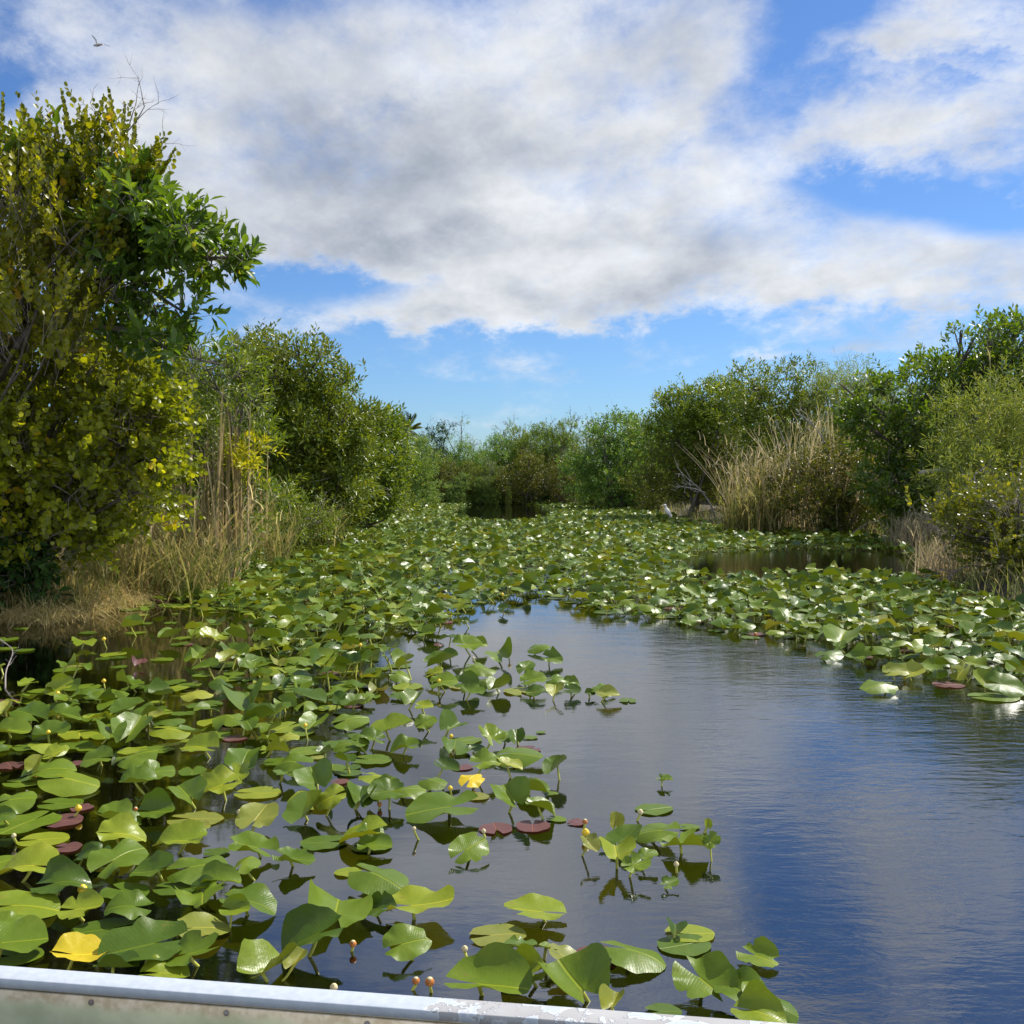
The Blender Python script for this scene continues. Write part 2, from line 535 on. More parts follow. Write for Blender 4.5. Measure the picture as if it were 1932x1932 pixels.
M['stalk'] = plain('lily_stalk', (0.36, 0.37, 0.05), 0.4, 0.3, 12)
M['flower'] = plain('yellow_flower', (0.80, 0.55, 0.02), 0.4, 0.15, 40)
M['flower_red'] = plain('red_tinged_bud', (0.50, 0.17, 0.03), 0.4, 0.6, 40)
M['flower_pale'] = plain('spent_cream_bud', (0.62, 0.52, 0.28), 0.6, 0.3, 40)
M['white_feather'] = plain('white_plumage', (0.80, 0.79, 0.76), 0.7, 0.05, 20)
M['grey_feather'] = plain('grey_white_plumage', (0.55, 0.54, 0.53), 0.7, 0.25, 9)
M['dark_feather'] = plain('dark_plumage', (0.10, 0.11, 0.14), 0.6, 0.2, 20)
M['dark_leg'] = plain('dark_leg', (0.05, 0.05, 0.045), 0.5, 0.2, 20)

# ------------------------------------------------------------------ ground and water
BANK_PX = [(0, 1168), (90, 1172), (170, 1158), (270, 1132), (330, 1106), (430, 1075), (540, 1040), (610, 1005), (660, 978), (720, 957), (770, 947.5),
           (830, 945), (900, 943), (1000, 943.5), (1100, 950), (1180, 958), (1240, 966), (1300, 980), (1360, 996), (1480, 1007),
           (1600, 1011), (1690, 1015), (1720, 1040), (1770, 1078), (1810, 1112), (1932, 1145)]
SHORE = [tuple(ground(x, y)[:2]) for x, y in BANK_PX]
SHORE += [(7.4, 10.5), (9, 6), (11, 0), (14, -25), (-14, -25), (-10, 0), (-8.2, 6), (-6.6, 9.6)]
SHORE = np.array(SHORE)


def shore_distance(P):
    """signed distance to the waterline, positive on land"""
    P = np.asarray(P, float)
    A = SHORE
    B = np.roll(SHORE, -1, axis=0)
    best = np.full(len(P), 1e9)
    inside = np.zeros(len(P), bool)
    for a, b in zip(A, B):
        ab = b - a
        t = np.clip(((P - a) @ ab) / (ab @ ab), 0, 1)
        d = np.linalg.norm(P - (a + t[:, None] * ab), axis=1)
        best = np.minimum(best, d)
        c = (a[1] > P[:, 1]) != (b[1] > P[:, 1])
        xi = a[0] + (P[:, 1] - a[1]) / (ab[1] if abs(ab[1]) > 1e-9 else 1e-9) * ab[0]
        inside ^= c & (P[:, 0] < xi)
    return np.where(inside, -best, best)


def land_height(P):
    s = shore_distance(P)
    w = 0.06 * np.sin(P[:, 0] * 1.3 + 0.7 * P[:, 1]) * np.sin(P[:, 1] * 0.9)
    up = np.minimum(0.30, s * 0.22) + np.where(s > 0.6, w, 0)
    dn = np.maximum(-0.75, s * 0.45)
    return np.where(s > 0, up, dn)


def land_z(x, y):
    return float(land_height(np.array([[x, y]]))[0])


xs = np.concatenate([[-4000, -1500, -500, -200, -100], np.arange(-60, 60.1, 0.5), [100, 200, 500, 1500, 4000]])
ys = np.concatenate([[-4000, -1500, -400, -120, -60], np.arange(-30, 0, 1.0), np.arange(0, 75, 0.5), [80, 90, 110, 150, 250, 600, 1500, 4000]])
gx, gy = np.meshgrid(xs, ys)
gp = np.stack([gx.ravel(), gy.ravel()], 1)
gz = land_height(gp)
far = (np.abs(gp[:, 0]) > 90) | (np.abs(gp[:, 1]) > 100)
gz = np.where(far, 0.25, gz)
acc = Acc()
nx, ny = len(xs), len(ys)
i = np.arange(ny - 1)[:, None] * nx
j = np.arange(nx - 1)[None, :]
acc.add(np.column_stack([gp, gz]), [np.stack([i + j, i + j + 1, i + nx + j + 1, i + nx + j], -1).reshape(-1, 4)])
m, nt, p, out = base_mat('marsh_soil')
tc = nt.new('ShaderNodeTexCoord')
n1 = nt.noise(tc.outputs['Object'], 1.3, 8, 0.65)
n2 = nt.noise(tc.outputs['Object'], 18.0, 5, 0.7)
f = nt.math('ADD', nt.math('MULTIPLY', n1, 0.5), nt.math('MULTIPLY', n2, 0.5))
nt.l.new(nt.ramp(f, [(0.3, (0.022, 0.018, 0.011)), (0.5, (0.06, 0.047, 0.026)), (0.7, (0.13, 0.105, 0.055))]), p.inputs['Base Color'])
p.inputs['Roughness'].default_value = 0.95
bp = nt.new('ShaderNodeBump')
bp.inputs['Distance'].default_value = 0.05
nt.l.new(n2, bp.inputs['Height'])
nt.l.new(bp.outputs[0], p.inputs['Normal'])
tag(acc.obj('ground', m, smooth=True), kind='structure')

acc = Acc()
wx = np.linspace(-40, 40, 41)
wy = np.linspace(-28, 72, 51)
gx, gy = np.meshgrid(wx, wy)
i = np.arange(50)[:, None] * 41
j = np.arange(40)[None, :]
acc.add(np.column_stack([gx.ravel(), gy.ravel(), np.zeros(gx.size)]), [np.stack([i + j, i + j + 1, i + 41 + j + 1, i + 41 + j], -1).reshape(-1, 4)])
m, nt, p, out = base_mat('dark_swamp_water')
nt.n.remove(p)
tc = nt.new('ShaderNodeTexCoord')


def mapped(sc, rot=0.0):
    mp = nt.new('ShaderNodeMapping')
    mp.inputs['Scale'].default_value = sc
    mp.inputs['Rotation'].default_value = (0, 0, rot)
    nt.l.new(tc.outputs['Object'], mp.inputs[0])
    return mp.outputs[0]


big = nt.noise(mapped((0.45, 0.45, 1)), 1.0, 3, 0.5)
spx = nt.new('ShaderNodeSeparateXYZ')
nt.l.new(tc.outputs['Object'], spx.inputs[0])
open_side = nt.smooth(spx.outputs[0], -0.6, 1.4, 0.16, 1.0)          # breeze reaches the open side of the pool
breeze = nt.math('MULTIPLY', open_side, nt.smooth(big, 0.35, 0.65, 0.45, 1.0))
r1 = nt.noise(mapped((6.0, 15.0, 1), R(-6)), 1.0, 4, 0.55, 0.3)
r2 = nt.noise(mapped((17.0, 42.0, 1), R(5)), 1.0, 2, 0.5, 0.2)
r3 = nt.noise(mapped((1.6, 3.4, 1), R(-8)), 1.0, 2, 0.5)
h = nt.math('ADD', nt.math('MULTIPLY', r1, 0.66), nt.math('ADD', nt.math('MULTIPLY', r2, 0.11), nt.math('MULTIPLY', r3, 1.0)))
h = nt.math('MULTIPLY', h, breeze)
bp = nt.new('ShaderNodeBump')
bp.inputs['Strength'].default_value = 1.0
bp.inputs['Distance'].default_value = 0.0046
nt.l.new(h, bp.inputs['Height'])
fr = nt.new('ShaderNodeFresnel')
fr.inputs['IOR'].default_value = 2.7
nt.l.new(bp.outputs[0], fr.inputs['Normal'])
gl = nt.new('ShaderNodeBsdfGlossy')
gl.inputs['Roughness'].default_value = 0.045
gl.inputs['Color'].default_value = (1, 1, 1, 1)
nt.l.new(bp.outputs[0], gl.inputs['Normal'])
tp = nt.new('ShaderNodeBsdfTransparent')
tp.inputs[0].default_value = (0.30, 0.26, 0.15, 1)
mx = nt.new('ShaderNodeMixShader')
nt.l.new(fr.outputs[0], mx.inputs[0])
nt.l.new(tp.outputs[0], mx.inputs[1])
nt.l.new(gl.outputs[0], mx.inputs[2])
nt.l.new(mx.outputs[0], out.inputs[0])
tag(acc.obj('water', m), kind='structure')

# ------------------------------------------------------------------ foliage builders
# leaf templates: (along, across, lift) and faces
T_BROAD = (np.array([(0, 0, 0), (.42, 0, -.02), (.78, 0, -.05), (1, 0, -.14), (.34, .5, .10), (.72, .36, .05), (.34, -.5, .10), (.72, -.36, .05)]),
           [np.array([(0, 1, 4), (2, 3, 5), (0, 6, 1), (2, 7, 3)]), np.array([(1, 2, 5, 4), (1, 6, 7, 2)])])
T_ROUND = (np.array([(0, 0, 0), (.45, 0, -.05), (.85, 0, -.02), (1, 0, .0), (.30, .47, .06), (.78, .46, .08), (.30, -.47, .06), (.78, -.46, .08)]),
           [np.array([(0, 1, 4), (2, 3, 5), (0, 6, 1), (2, 7, 3)]), np.array([(1, 2, 5, 4), (1, 6, 7, 2)])])
T_SMALL = (np.array([(0, 0, 0), (.5, .5, .06), (1, 0, -.06), (.5, -.5, .06)]), [np.array([(0, 2, 1), (0, 3, 2)])])


def put_leaves(acc, P, D, Nn, L, Wd, tmpl, rnd):
    tv, tf = tmpl
    D = nrm(D)
    S = nrm(np.cross(Nn, D))
    N = np.cross(D, S)
    n, k = len(P), len(tv)
    V = (P[:, None] + D[:, None] * (tv[None, :, 0:1] * L[:, None, None]) + S[:, None] * (tv[None, :, 1:2] * Wd[:, None, None])
         + N[:, None] * (tv[None, :, 2:3] * L[:, None, None]))
    off = (np.arange(n) * k)[:, None, None]
    acc.add(V.reshape(-1, 3), [(f[None] + off).reshape(-1, f.shape[1]) for f in tf], np.repeat(rnd, k))


def blob_points(rg, blobs, n, inner=0.5, power=0.5, clump=6, sigma=0.13):
    """points in the outer part of a union of blobs (x, y, z, rx, ry, rz), with outward directions"""
    B = np.asarray(blobs, float)
    rad = B[:, 3:6]
    n_all, n = n, max(int(n / clump), 8)
    w = (rad[:, 0] * rad[:, 2]) ** 1.0
    w = w / w.sum()
    idx = rg.choice(len(B), n * 2, p=w)
    d = nrm(rg.normal(size=(n * 2, 3)))
    rr = inner + (1 - inner) * rg.random(n * 2) ** power
    # lumpy outline
    lump = 1 + 0.22 * np.sin(d[:, 0] * 5 + idx) * np.sin(d[:, 2] * 6 + 2 * idx) + 0.13 * np.abs(rg.normal(size=n * 2)) * np.where(rg.random(n * 2) < .3, 2.0, .6)
    P = B[idx, :3] + d * rad[idx] * (rr * lump)[:, None]
    keep = np.ones(len(P), bool)
    for b in B:
        q = (P - b[:3]) / b[3:6]
        keep &= ~((np.linalg.norm(q, axis=1) < 0.45) & (rg.random(len(P)) < 0.8))
    P, d = P[keep][:n], d[keep][:n]
    rep = rg.poisson(clump * rg.uniform(0.4, 1.6, len(P)))
    P, d = np.repeat(P, rep, 0), np.repeat(d, rep, 0)
    g = rg.normal(size=P.shape)
    P = P + g * sigma * np.array([1, 1, 0.7])
    d = nrm(d + g * 0.3)
    return P, d


def crown(rg, blobs, n_twig, per, twig_len, leaf_l, leaf_w, tmpl, out=0.7, up=0.35, jit=0.5, spread=0.9, twigs=None, spire=False, inner=0.45, zmin=None, clump=6, sigma=0.13):
    acc = Acc()
    P, d = blob_points(rg, blobs, n_twig, inner, 0.5, clump, sigma)
    if zmin is not None:
        k = P[:, 2] > zmin
        P, d = P[k], d[k]
    n = len(P)
    T = nrm(d * out + np.array([0, 0, up]) + rg.normal(size=(n, 3)) * jit * 0.6)
    ln = twig_len * (0.6 + 0.8 * rg.random(n))
    trnd = np.clip(rg.normal(0.42, 0.16, n), 0, 1)
    a = nrm(np.cross(T, rg.normal(size=(n, 3))))
    b = np.cross(T, a)
    for k in range(per):
        s = (k + 0.5) / per
        ang = k * 2.4 + rg.random(n) * 0.9
        rad = a * np.cos(ang)[:, None] + b * np.sin(ang)[:, None]
        if spire:
            D = T * (0.9 + 0.5 * s) + rad * spread
            sz = leaf_l * (0.75 + 0.35 * rg.random(n)) * (1 - 0.35 * s)
            Nn = T * 0.9 - rad * 0.9 + rg.normal(size=(n, 3)) * 0.45
        else:
            D = T * (0.35 + 0.8 * s) + rad * spread + np.array([0, 0, 0.12]) + rg.normal(size=(n, 3)) * 0.2
            sz = leaf_l * (0.7 + 0.5 * rg.random(n))
            Nn = np.array([0, 0, 0.9]) + d * 0.35 + rg.normal(size=(n, 3)) * 0.55
        pos = P + T * (ln * s)[:, None] + rad * 0.01
        keep = rg.random(n) < 0.93
        put_leaves(acc, pos[keep], D[keep], Nn[keep], sz[keep], (sz * leaf_w / leaf_l)[keep], tmpl,
                   np.clip(trnd + rg.normal(0, 0.17, n), 0, 1)[keep])
    if twigs is not None:
        tri = np.array([0, 2.1, 4.2])
        r = twigs
        cs = (a[:, None] * np.cos(tri)[None, :, None] + b[:, None] * np.sin(tri)[None, :, None])
        p0 = P - T * (ln * 0.6)[:, None]
        p1 = P + T * ln[:, None]
        V = np.concatenate([p0[:, None] + cs * r, p1[:, None] + cs * r * 0.4], 1).reshape(-1, 3)
        o = (np.arange(n) * 6)[:, None, None]
        q = np.array([(0, 1, 4, 3), (1, 2, 5, 4), (2, 0, 3, 5)])
        tw = Acc()
        tw.add(V, [(q[None] + o).reshape(-1, 4)])
        return acc, tw
    return acc


def limbs(acc, rg, base, blobs, r0, top=None, sides=6, wob=0.12):
    """a leaning trunk from base and a limb to every blob"""
    base = np.asarray(base, float)
    B = np.asarray(blobs, float)
    top = (B[np.argmax(B[:, 2]), :3] * 0.8 + base * 0.2) if top is None else np.asarray(top, float)
    mid = base * 0.55 + top * 0.45 + rg.normal(0, wob, 3) * np.array([1, 1, .3])
    tr = curve_pts([base, mid, top], 12)
    tube(acc, tr, r0 * np.linspace(1.15, 0.12, 12), sides)
    for b in B:
        k = int(np.clip((b[2] - base[2]) / max(top[2] - base[2], .1) * 7, 1, 9))
        s = tr[k]
        c = b[:3]
        m_ = (s + c) / 2 + rg.normal(0, wob, 3) + np.array([0, 0, 0.08])
        tube(acc, curve_pts([s, m_, c, c + (c - m_) * 0.15], 8), r0 * np.linspace(0.5, 0.08, 8), 5)
        for _ in range(3):
            e = c + nrm(rg.normal(size=3)) * b[3:6] * 0.85
            tube(acc, curve_pts([m_ * 0.4 + c * 0.6, (c + e) / 2 + rg.normal(0, wob * .5, 3), e], 6), r0 * np.linspace(0.22, 0.05, 6), 4)


def bare_twigs(acc, rg, p, d, ln, r, depth, split=3, bend=0.35, up=0.15):
    """a leafless branching spray"""
    pts = [np.asarray(p, float)]
    dd = nrm(d)
    for k in range(5):
        dd = nrm(dd + rg.normal(0, bend * 0.35, 3) + np.array([0, 0, up * 0.2]))
        pts.append(pts[-1] + dd * ln / 5)
    tube(acc, pts, r * np.linspace(1, 0.45, 6), 4)
    if depth > 0:
        for k in range(split):
            q = pts[int(rg.integers(2, 6))]
            bare_twigs(acc, rg, q, nrm(dd + rg.normal(0, 0.55, 3)), ln * rg.uniform(0.45, 0.75), r * 0.5, depth - 1, split, bend, up)


def pblobs(Y, lst, depth=1.0, rg=rng, jit=0.35):
    """blobs given in print pixels (x, y, r[, ry][, dy]) standing about the distance Y"""
    out = []
    for b in lst:
        x, y, r = b[:3]
        ry = b[3] if len(b) > 3 else r
        Yb = Y + (b[4] if len(b) > 4 else rg.normal(0, jit))
        c = at(x, y, Yb)
        s = Yb / FOC
        out.append((*c, r * s, max(r, ry) * s * depth, ry * s))
    return out


# ------------------------------------------------------------------ the trees and bushes on the left bank
rg = np.random.default_rng(11)


def pond_apple():
    Y = 10.75
    bl = pblobs(Y, [(95, 275, 26), (60, 300, 20), (160, 335, 26), (255, 352, 22), (110, 385, 24), (190, 405, 22), (60, 335, 16),
                    (245, 430, 44), (300, 440, 34), (350, 428, 24), (378, 408, 12), (340, 495, 36, 24), (392, 488, 28, 18), (428, 484, 13), (450, 480, 6), (205, 455, 38),
                    (285, 560, 36, 26), (340, 590, 24), (318, 640, 36, 20), (255, 625, 32), (215, 545, 30), (368, 672, 18), (398, 686, 14, 8), (345, 560, 14), (255, 385, 26)], 1.0, rg, 0.3)
    base = np.array([-7.3, 11.8, 0.12])
    t = thing('pond_apple_tree', 'tall tree with large pointed green leaves, its limb reaching out beside the olive bushes', 'tree', base)
    mi = Matrix.Translation(-Vector(base))
    tr = Acc()
    pts = [base, at(-120, 800, 11.8), at(20, 660, 11.6), at(180, 545, 11.2), at(250, 505, 11.1), at(330, 492, 11.0), at(430, 486, 10.9)]
    tube(tr, curve_pts(pts, 26), np.linspace(0.17, 0.018, 26), 8)
    for c, r in (([at(20, 660, 11.6), at(110, 540, 11.3), at(200, 455, 11.2), at(300, 430, 11.1), at(390, 412, 11.0)], 0.075),
                 ([at(110, 540, 11.3), at(120, 420, 11.4), at(100, 330, 11.3), at(95, 265, 11.2)], 0.06),
                 ([at(200, 455, 11.2), at(228, 380, 11.1), at(250, 330, 11.2)], 0.035),
                 ([at(20, 660, 11.6), at(160, 620, 11.0), at(260, 625, 10.9), at(340, 640, 10.8)], 0.05),
                 ([at(250, 505, 11.1), at(290, 550, 11.0), at(350, 590, 10.9), at(372, 590, 10.9)], 0.03),
                 ([at(260, 625, 10.9), at(330, 665, 10.8), at(425, 690, 10.7)], 0.026)):
        tube(tr, curve_pts(c, 14), np.linspace(r, r * 0.2, 14), 6)
    limbs2 = np.asarray(bl)
    for b in limbs2:
        for _ in range(3):
            e = b[:3] + nrm(rg.normal(size=3)) * b[3:6] * 0.9
            s_ = b[:3] + rg.normal(0, .06, 3)
            tube(tr, curve_pts([s_, (s_ + e) / 2 + rg.normal(0, .05, 3), e], 6), np.linspace(0.012, 0.004, 6), 4)
    cr, tw = crown(rg, bl, 560, 8, 0.17, 0.160, 0.066, T_BROAD, 0.55, 0.35, 0.5, 0.75, twigs=0.0035, inner=0.45, clump=4, sigma=0.09)
    for a_, nm, mt in ((tr, 'trunk', M['bark']), (cr, 'crown', M['apple_leaf']), (tw, 'twigs', M['twig'])):
        o = a_.obj(nm, mt, t)
        o.data.transform(mi)
    for (x0, y0), (x1, y1), L, r, dp in (((225, 265), (285, 215), 0.46, .011, 3), ((238, 255), (250, 190), 0.34, .010, 3), ((205, 245), (170, 190), 0.35, .008, 2),
                                         ((268, 310), (305, 285), 0.34, .006, 2), ((275, 375), (305, 345), 0.28, .006, 2)):
        p0 = at(x0, y0, 11.3)
        bb = Acc()
        bare_twigs(bb, rg, p0, at(x1, y1, 11.3) - p0, L, r, dp, 3, 0.3)
        o = bb.obj('bare_branch', M['twig'], t)
        o.data.transform(mi)
        o['label'] = 'leafless grey branch sticking out of the top'


def finish(t, base, parts):
    mi = Matrix.Translation(-Vector(base))
    for a_, nm, mt in parts:
        if a_.n:
            o = a_.obj(nm, mt, t)
            o.data.transform(mi)
    return t


def cocoplums():
    # the upper one, with upright spires
    bl = pblobs(11.0, [(20, 355, 80), (125, 330, 56), (212, 308, 42), (252, 348, 40), (60, 610, 76), (150, 540, 54), (25, 660, 76), (90, 500, 60), (60, 420, 95), (40, 560, 95), (115, 600, 72), (185, 375, 60), (0, 480, 90), (140, 450, 60), (-70, 400, 110), (-60, 560, 110), (215, 350, 45), (275, 400, 28)], 1.0, rg, 0.4)
    base = np.array([-6.9, 11.6, 0.2])
    t = thing('cocoplum_bush', 'tall bush of small round olive leaves with upright leafy spires against the sky', 'bush', base)
    cr, tw = crown(rg, bl, 1120, 13, 0.34, 0.086, 0.070, T_ROUND, 0.35, 0.85, 0.3, 0.75, twigs=0.0022, spire=True, inner=0.35, clump=4, sigma=0.10)
    # the single spires that rise above the outline
    sp = Acc()
    P = np.array([at(x, y, 11.0 + rg.normal(0, .2)) for x, y in [(127, 232), (213, 228), (4, 240), (182, 240), (200, 262), (252, 270), (276, 320), (290, 350), (145, 260), (232, 250), (12, 290), (40, 262), (300, 330), (160, 270), (240, 300)]])
    T = nrm(np.array([[rg.normal(0.06, .12), rg.normal(0, .1), 1] for _ in P]))
    T[6:8, 0] += 0.6
    T[12, 0] += 0.6
    T = nrm(T)
    for k in range(26):
        ang = k * 2.4 + rg.random(len(P))
        rad = np.stack([np.cos(ang), np.sin(ang), 0 * ang], 1)
        s = k / 25
        L = np.full(len(P), 0.075 * (1 - 0.45 * s))
        put_leaves(cr, P + T * (s * 0.44 - 0.12), T * (0.9 + s) + rad * 0.7, T - rad + rg.normal(0, .3, (len(P), 3)), L, L * 0.85, T_ROUND, rg.random(len(P)) * 0.5)
    tr = Acc()
    limbs(tr, rg, base, bl, 0.035)
    finish(t, base, [(tr, 'trunk', M['bark']), (cr, 'crown', M['plum_leaf']), (tw, 'twigs', M['twig'])])
    # the lower, broad one by the water
    bl = pblobs(11.7, [(60, 705, 100), (175, 690, 76), (250, 745, 62), (120, 800, 110), (240, 830, 76), (20, 850, 110), (285, 880, 36), (150, 925, 100), (60, 975, 90), (205, 950, 70), (100, 1035, 50), (270, 800, 50), (-60, 760, 110), (-50, 900, 110), (305, 850, 22), (255, 930, 40), (165, 1010, 34)], 1.0, rg, 0.35)
    base = np.array([-6.6, 12.3, 0.2])
    t = thing('cocoplum_bush', 'broad bush of small round yellow olive leaves hanging low above the grassy bank', 'bush', base)
    cr, tw = crown(rg, bl, 2300, 12, 0.30, 0.092, 0.080, T_ROUND, 0.75, 0.35, 0.6, 1.0, twigs=0.0025, spire=True, inner=0.4, zmin=0.25)
    tr = Acc()
    limbs(tr, rg, base, bl, 0.06)
    finish(t, base, [(tr, 'trunk', M['bark']), (cr, 'crown', M['plum_leaf']), (tw, 'twigs', M['twig'])])
    # dark branch low over the water
    bl = pblobs(11.2, [(30, 1055, 46, 34), (72, 1078, 34, 24), (15, 1095, 40, 30), (-40, 1070, 60, 50), (-60, 1000, 60)], 0.8, rg, 0.25)
    base = np.array([-6.3, 11.5, 0.1])
    t = thing('dark_leaved_shrub', 'low shrub with broad dark green leaves overhanging the water beneath the yellow olive bush', 'shrub', base)
    cr, tw = crown(rg, bl, 200, 8, 0.16, 0.15, 0.075, T_BROAD, 0.6, -0.15, 0.5, 0.8, twigs=0.004, inner=0.2, zmin=0.08)
    tr = Acc()
    limbs(tr, rg, base, bl, 0.03)
    finish(t, base, [(tr, 'trunk', M['bark']), (cr, 'crown', M['dark_leaf']), (tw, 'twigs', M['twig'])])


pond_apple()
cocoplums()


def bush(name, label, cat, Y, lst, n, per, tl, ll, lw, mat, base_px=None, tmpl=T_SMALL, r0=0.05, up=0.35, out=0.6, spread=0.8, spire=False,
         bare=0, group=None, jit=0.5, depth=1.0, inner=0.4, trunk_mat=None, seed=0, extra=None, twig_r=None, bare_r=0.007):
    rg = np.random.default_rng(seed + int(Y * 100) + len(lst))
    bl = pblobs(Y, lst, depth, rg, jit)
    B = np.asarray(bl)
    if base_px is None:
        bx = float(np.average(B[:, 0], weights=B[:, 3]))
        by = Y + 0.3
    else:
        g = at(base_px, 900, Y + 0.3)
        bx, by = g[0], g[1]
    base = np.array([bx, by, land_z(bx, by) - 0.05])
    t = thing(name, label, cat, base, 0, group)
    res = crown(rg, bl, n, per, tl, ll, lw, tmpl, out, up, 0.5, spread, twigs=twig_r, spire=spire, inner=inner, zmin=max(0.06, base[2] + 0.05), clump=7, sigma=0.07 + 0.0035 * Y)
    cr, tw = res if twig_r else (res, None)
    tr = Acc()
    for k in range(2 if len(lst) > 5 else 1):
        limbs(tr, rg, base + rg.normal(0, .15, 3) * [1, 1, 0], bl[k::2] if len(lst) > 5 else bl, r0, wob=0.15)
    parts = [(tr, 'trunk', trunk_mat or M['bark']), (cr, 'crown', mat)]
    if tw:
        parts.append((tw, 'twigs', M['twig']))
    if bare:
        bb = Acc()
        for _ in range(max(bare, 8)):
            b = B[rg.integers(len(B))]
            d = nrm(rg.normal(size=3) * [1, .6, .6] + [0, -0.35, 0.8])
            bare_twigs(bb, rg, b[:3] + d * b[3:6] * 0.45, d, max(b[3:6]) * rg.uniform(0.7, 1.2), bare_r, 2, 3, 0.35)
        parts.append((bb, 'bare_branch', M['twig']))
    if extra:
        for b, nm, mt, nn in extra:
            e = crown(rg, pblobs(Y - 0.4, b, 1.0, rg, 0.1), nn, per, tl, ll, lw, tmpl, out, up, 0.5, spread)
            parts.append((e, nm, mt))
    return finish(t, base, parts)


# left bank, towards the far end
bush('willow_shrub', 'open light green shrub with narrow leaves growing among the tan reed stalks', 'shrub', 14.9,
     [(395, 705, 60, 40), (350, 760, 46), (450, 765, 56, 40), (400, 850, 56), (470, 860, 44), (330, 680, 50, 40), (440, 690, 40, 24), (365, 900, 40), (470, 940, 50), (420, 980, 40), (360, 960, 36), (330, 830, 30)], 950, 9, 0.22, 0.130, 0.036,
     M['willow'], base_px=420, bare=8, seed=3, twig_r=0.003,
     extra=[([(445, 860, 22, 14), (462, 880, 18, 16), (470, 850, 12)], 'young_leaves', M['willow_bright'], 45)])
bush('waxmyrtle_tree', 'leaning green tree with sparse grey tips, tallest of the bushes behind the reed stalks', 'tree', 22.5,
     [(470, 700, 36), (455, 662, 26, 14), (500, 740, 56), (570, 690, 38, 28), (600, 675, 22, 14), (540, 770, 70), (632, 740, 34, 28), (650, 785, 44), (600, 810, 72), (670, 845, 50),
      (560, 885, 66), (640, 900, 56), (505, 925, 46), (590, 955, 60, 50), (645, 965, 36), (520, 830, 60), (655, 712, 16, 9), (555, 655, 16, 12), (500, 655, 16, 14)], 3300, 8, 0.26, 0.150, 0.052,
     M['willow'], base_px=600, bare=16, seed=5, r0=0.07)
bush('cocoplum_bush', 'small dark brownish bush top poking up between grey tips on the left bank', 'bush', 21.5,
     [(496, 655, 24, 22), (500, 690, 30, 24), (480, 720, 30), (520, 700, 20)], 260, 12, 0.26, 0.075, 0.06, M['plum_far'], base_px=500, spire=True, seed=9)
bush('willow_tree', 'rounded bright green tree at the far end of the left bank, leaning over the pads', 'tree', 29.5,
     [(695, 820, 46, 40), (730, 822, 28), (736, 860, 32), (752, 884, 18), (716, 908, 40), (690, 930, 46), (712, 955, 24, 16), (655, 880, 48), (640, 830, 50), (758, 855, 10), (660, 960, 34, 20), (700, 785, 20, 10)], 2700, 8, 0.28, 0.155, 0.058,
     M['willow'], base_px=690, bare=9, seed=6, r0=0.07)
bush('low_shrub', 'low mixed green shrub with small leaves at the water edge under the leaning tree', 'shrub', 19.5,
     [(500, 1000, 44, 34), (560, 985, 44, 34), (440, 1030, 40, 30), (600, 985, 34, 26), (530, 960, 40, 30)], 1100, 8, 0.16, 0.07, 0.026, M['willow'], bare=5, seed=7)
bush('low_shrub', 'small dark shrub at the waterline beside the straw coloured grass', 'shrub', 16.2,
     [(400, 1045, 40, 28), (350, 1060, 36, 26), (440, 1050, 30, 22)], 500, 8, 0.14, 0.07, 0.03, M['myrtle'], bare=6, seed=8)
bush('fern_clump', 'clump of withered brown fronds among the reeds on the left bank', 'fern', 15.6,
     [(410, 975, 22, 16), (425, 995, 14, 12)], 60, 8, 0.16, 0.09, 0.02, M['dry_leaf'], seed=4, r0=0.015, spread=1.1)

# ------------------------------------------------------------------ right bank
bush('pond_apple_tree', 'dark green spreading tree with sparse upper branches on the right bank', 'tree', 24.0,
     [(1655, 770, 56, 40), (1720, 742, 52, 36), (1790, 715, 54, 36), (1850, 725, 60, 50), (1835, 645, 34, 22), (1882, 640, 36, 28), (1812, 634, 14, 8), (1935, 655, 40), (1925, 615, 16, 10), (1700, 830, 56), (1640, 805, 36),
      (1765, 815, 60), (1598, 735, 26, 14), (1685, 900, 50), (1750, 925, 56), (1715, 970, 46, 34), (1800, 950, 50), (1770, 690, 26, 14), (1866, 618, 10, 7), (1950, 720, 60)], 2600, 8, 0.26, 0.150, 0.070,
     M['apple_leaf'], base_px=1735, bare=12, seed=21, r0=0.11, twig_r=0.004)
bush('willow_shrub', 'pale yellowish shrub with long narrow leaves in front of the dark green spreading tree', 'shrub', 19.5,
     [(1835, 800, 56), (1905, 775, 66), (1870, 865, 66), (1935, 855, 60), (1820, 905, 46), (1900, 930, 56), (1990, 820, 80), (1780, 880, 34)], 2100, 9, 0.26, 0.13, 0.022,
     M['willow_gold'], base_px=1900, bare=8, seed=22, r0=0.05)
bush('cocoplum_bush', 'near olive yellow bush of small round leaves overhanging the lily pads on the right', 'bush', 14.6,
     [(1850, 985, 50, 44), (1915, 950, 56, 46), (1905, 1035, 66, 56), (1835, 1030, 36), (1950, 1000, 90, 80), (1880, 1085, 30, 24), (1940, 1085, 46, 34), (1800, 985, 24, 12), (1778, 975, 14, 8), (2010, 1060, 80)], 1100, 12, 0.30, 0.075, 0.062,
     M['plum_dull'], base_px=1950, tmpl=T_ROUND, spire=True, seed=23, r0=0.04, up=0.5, twig_r=0.0035, bare=7)
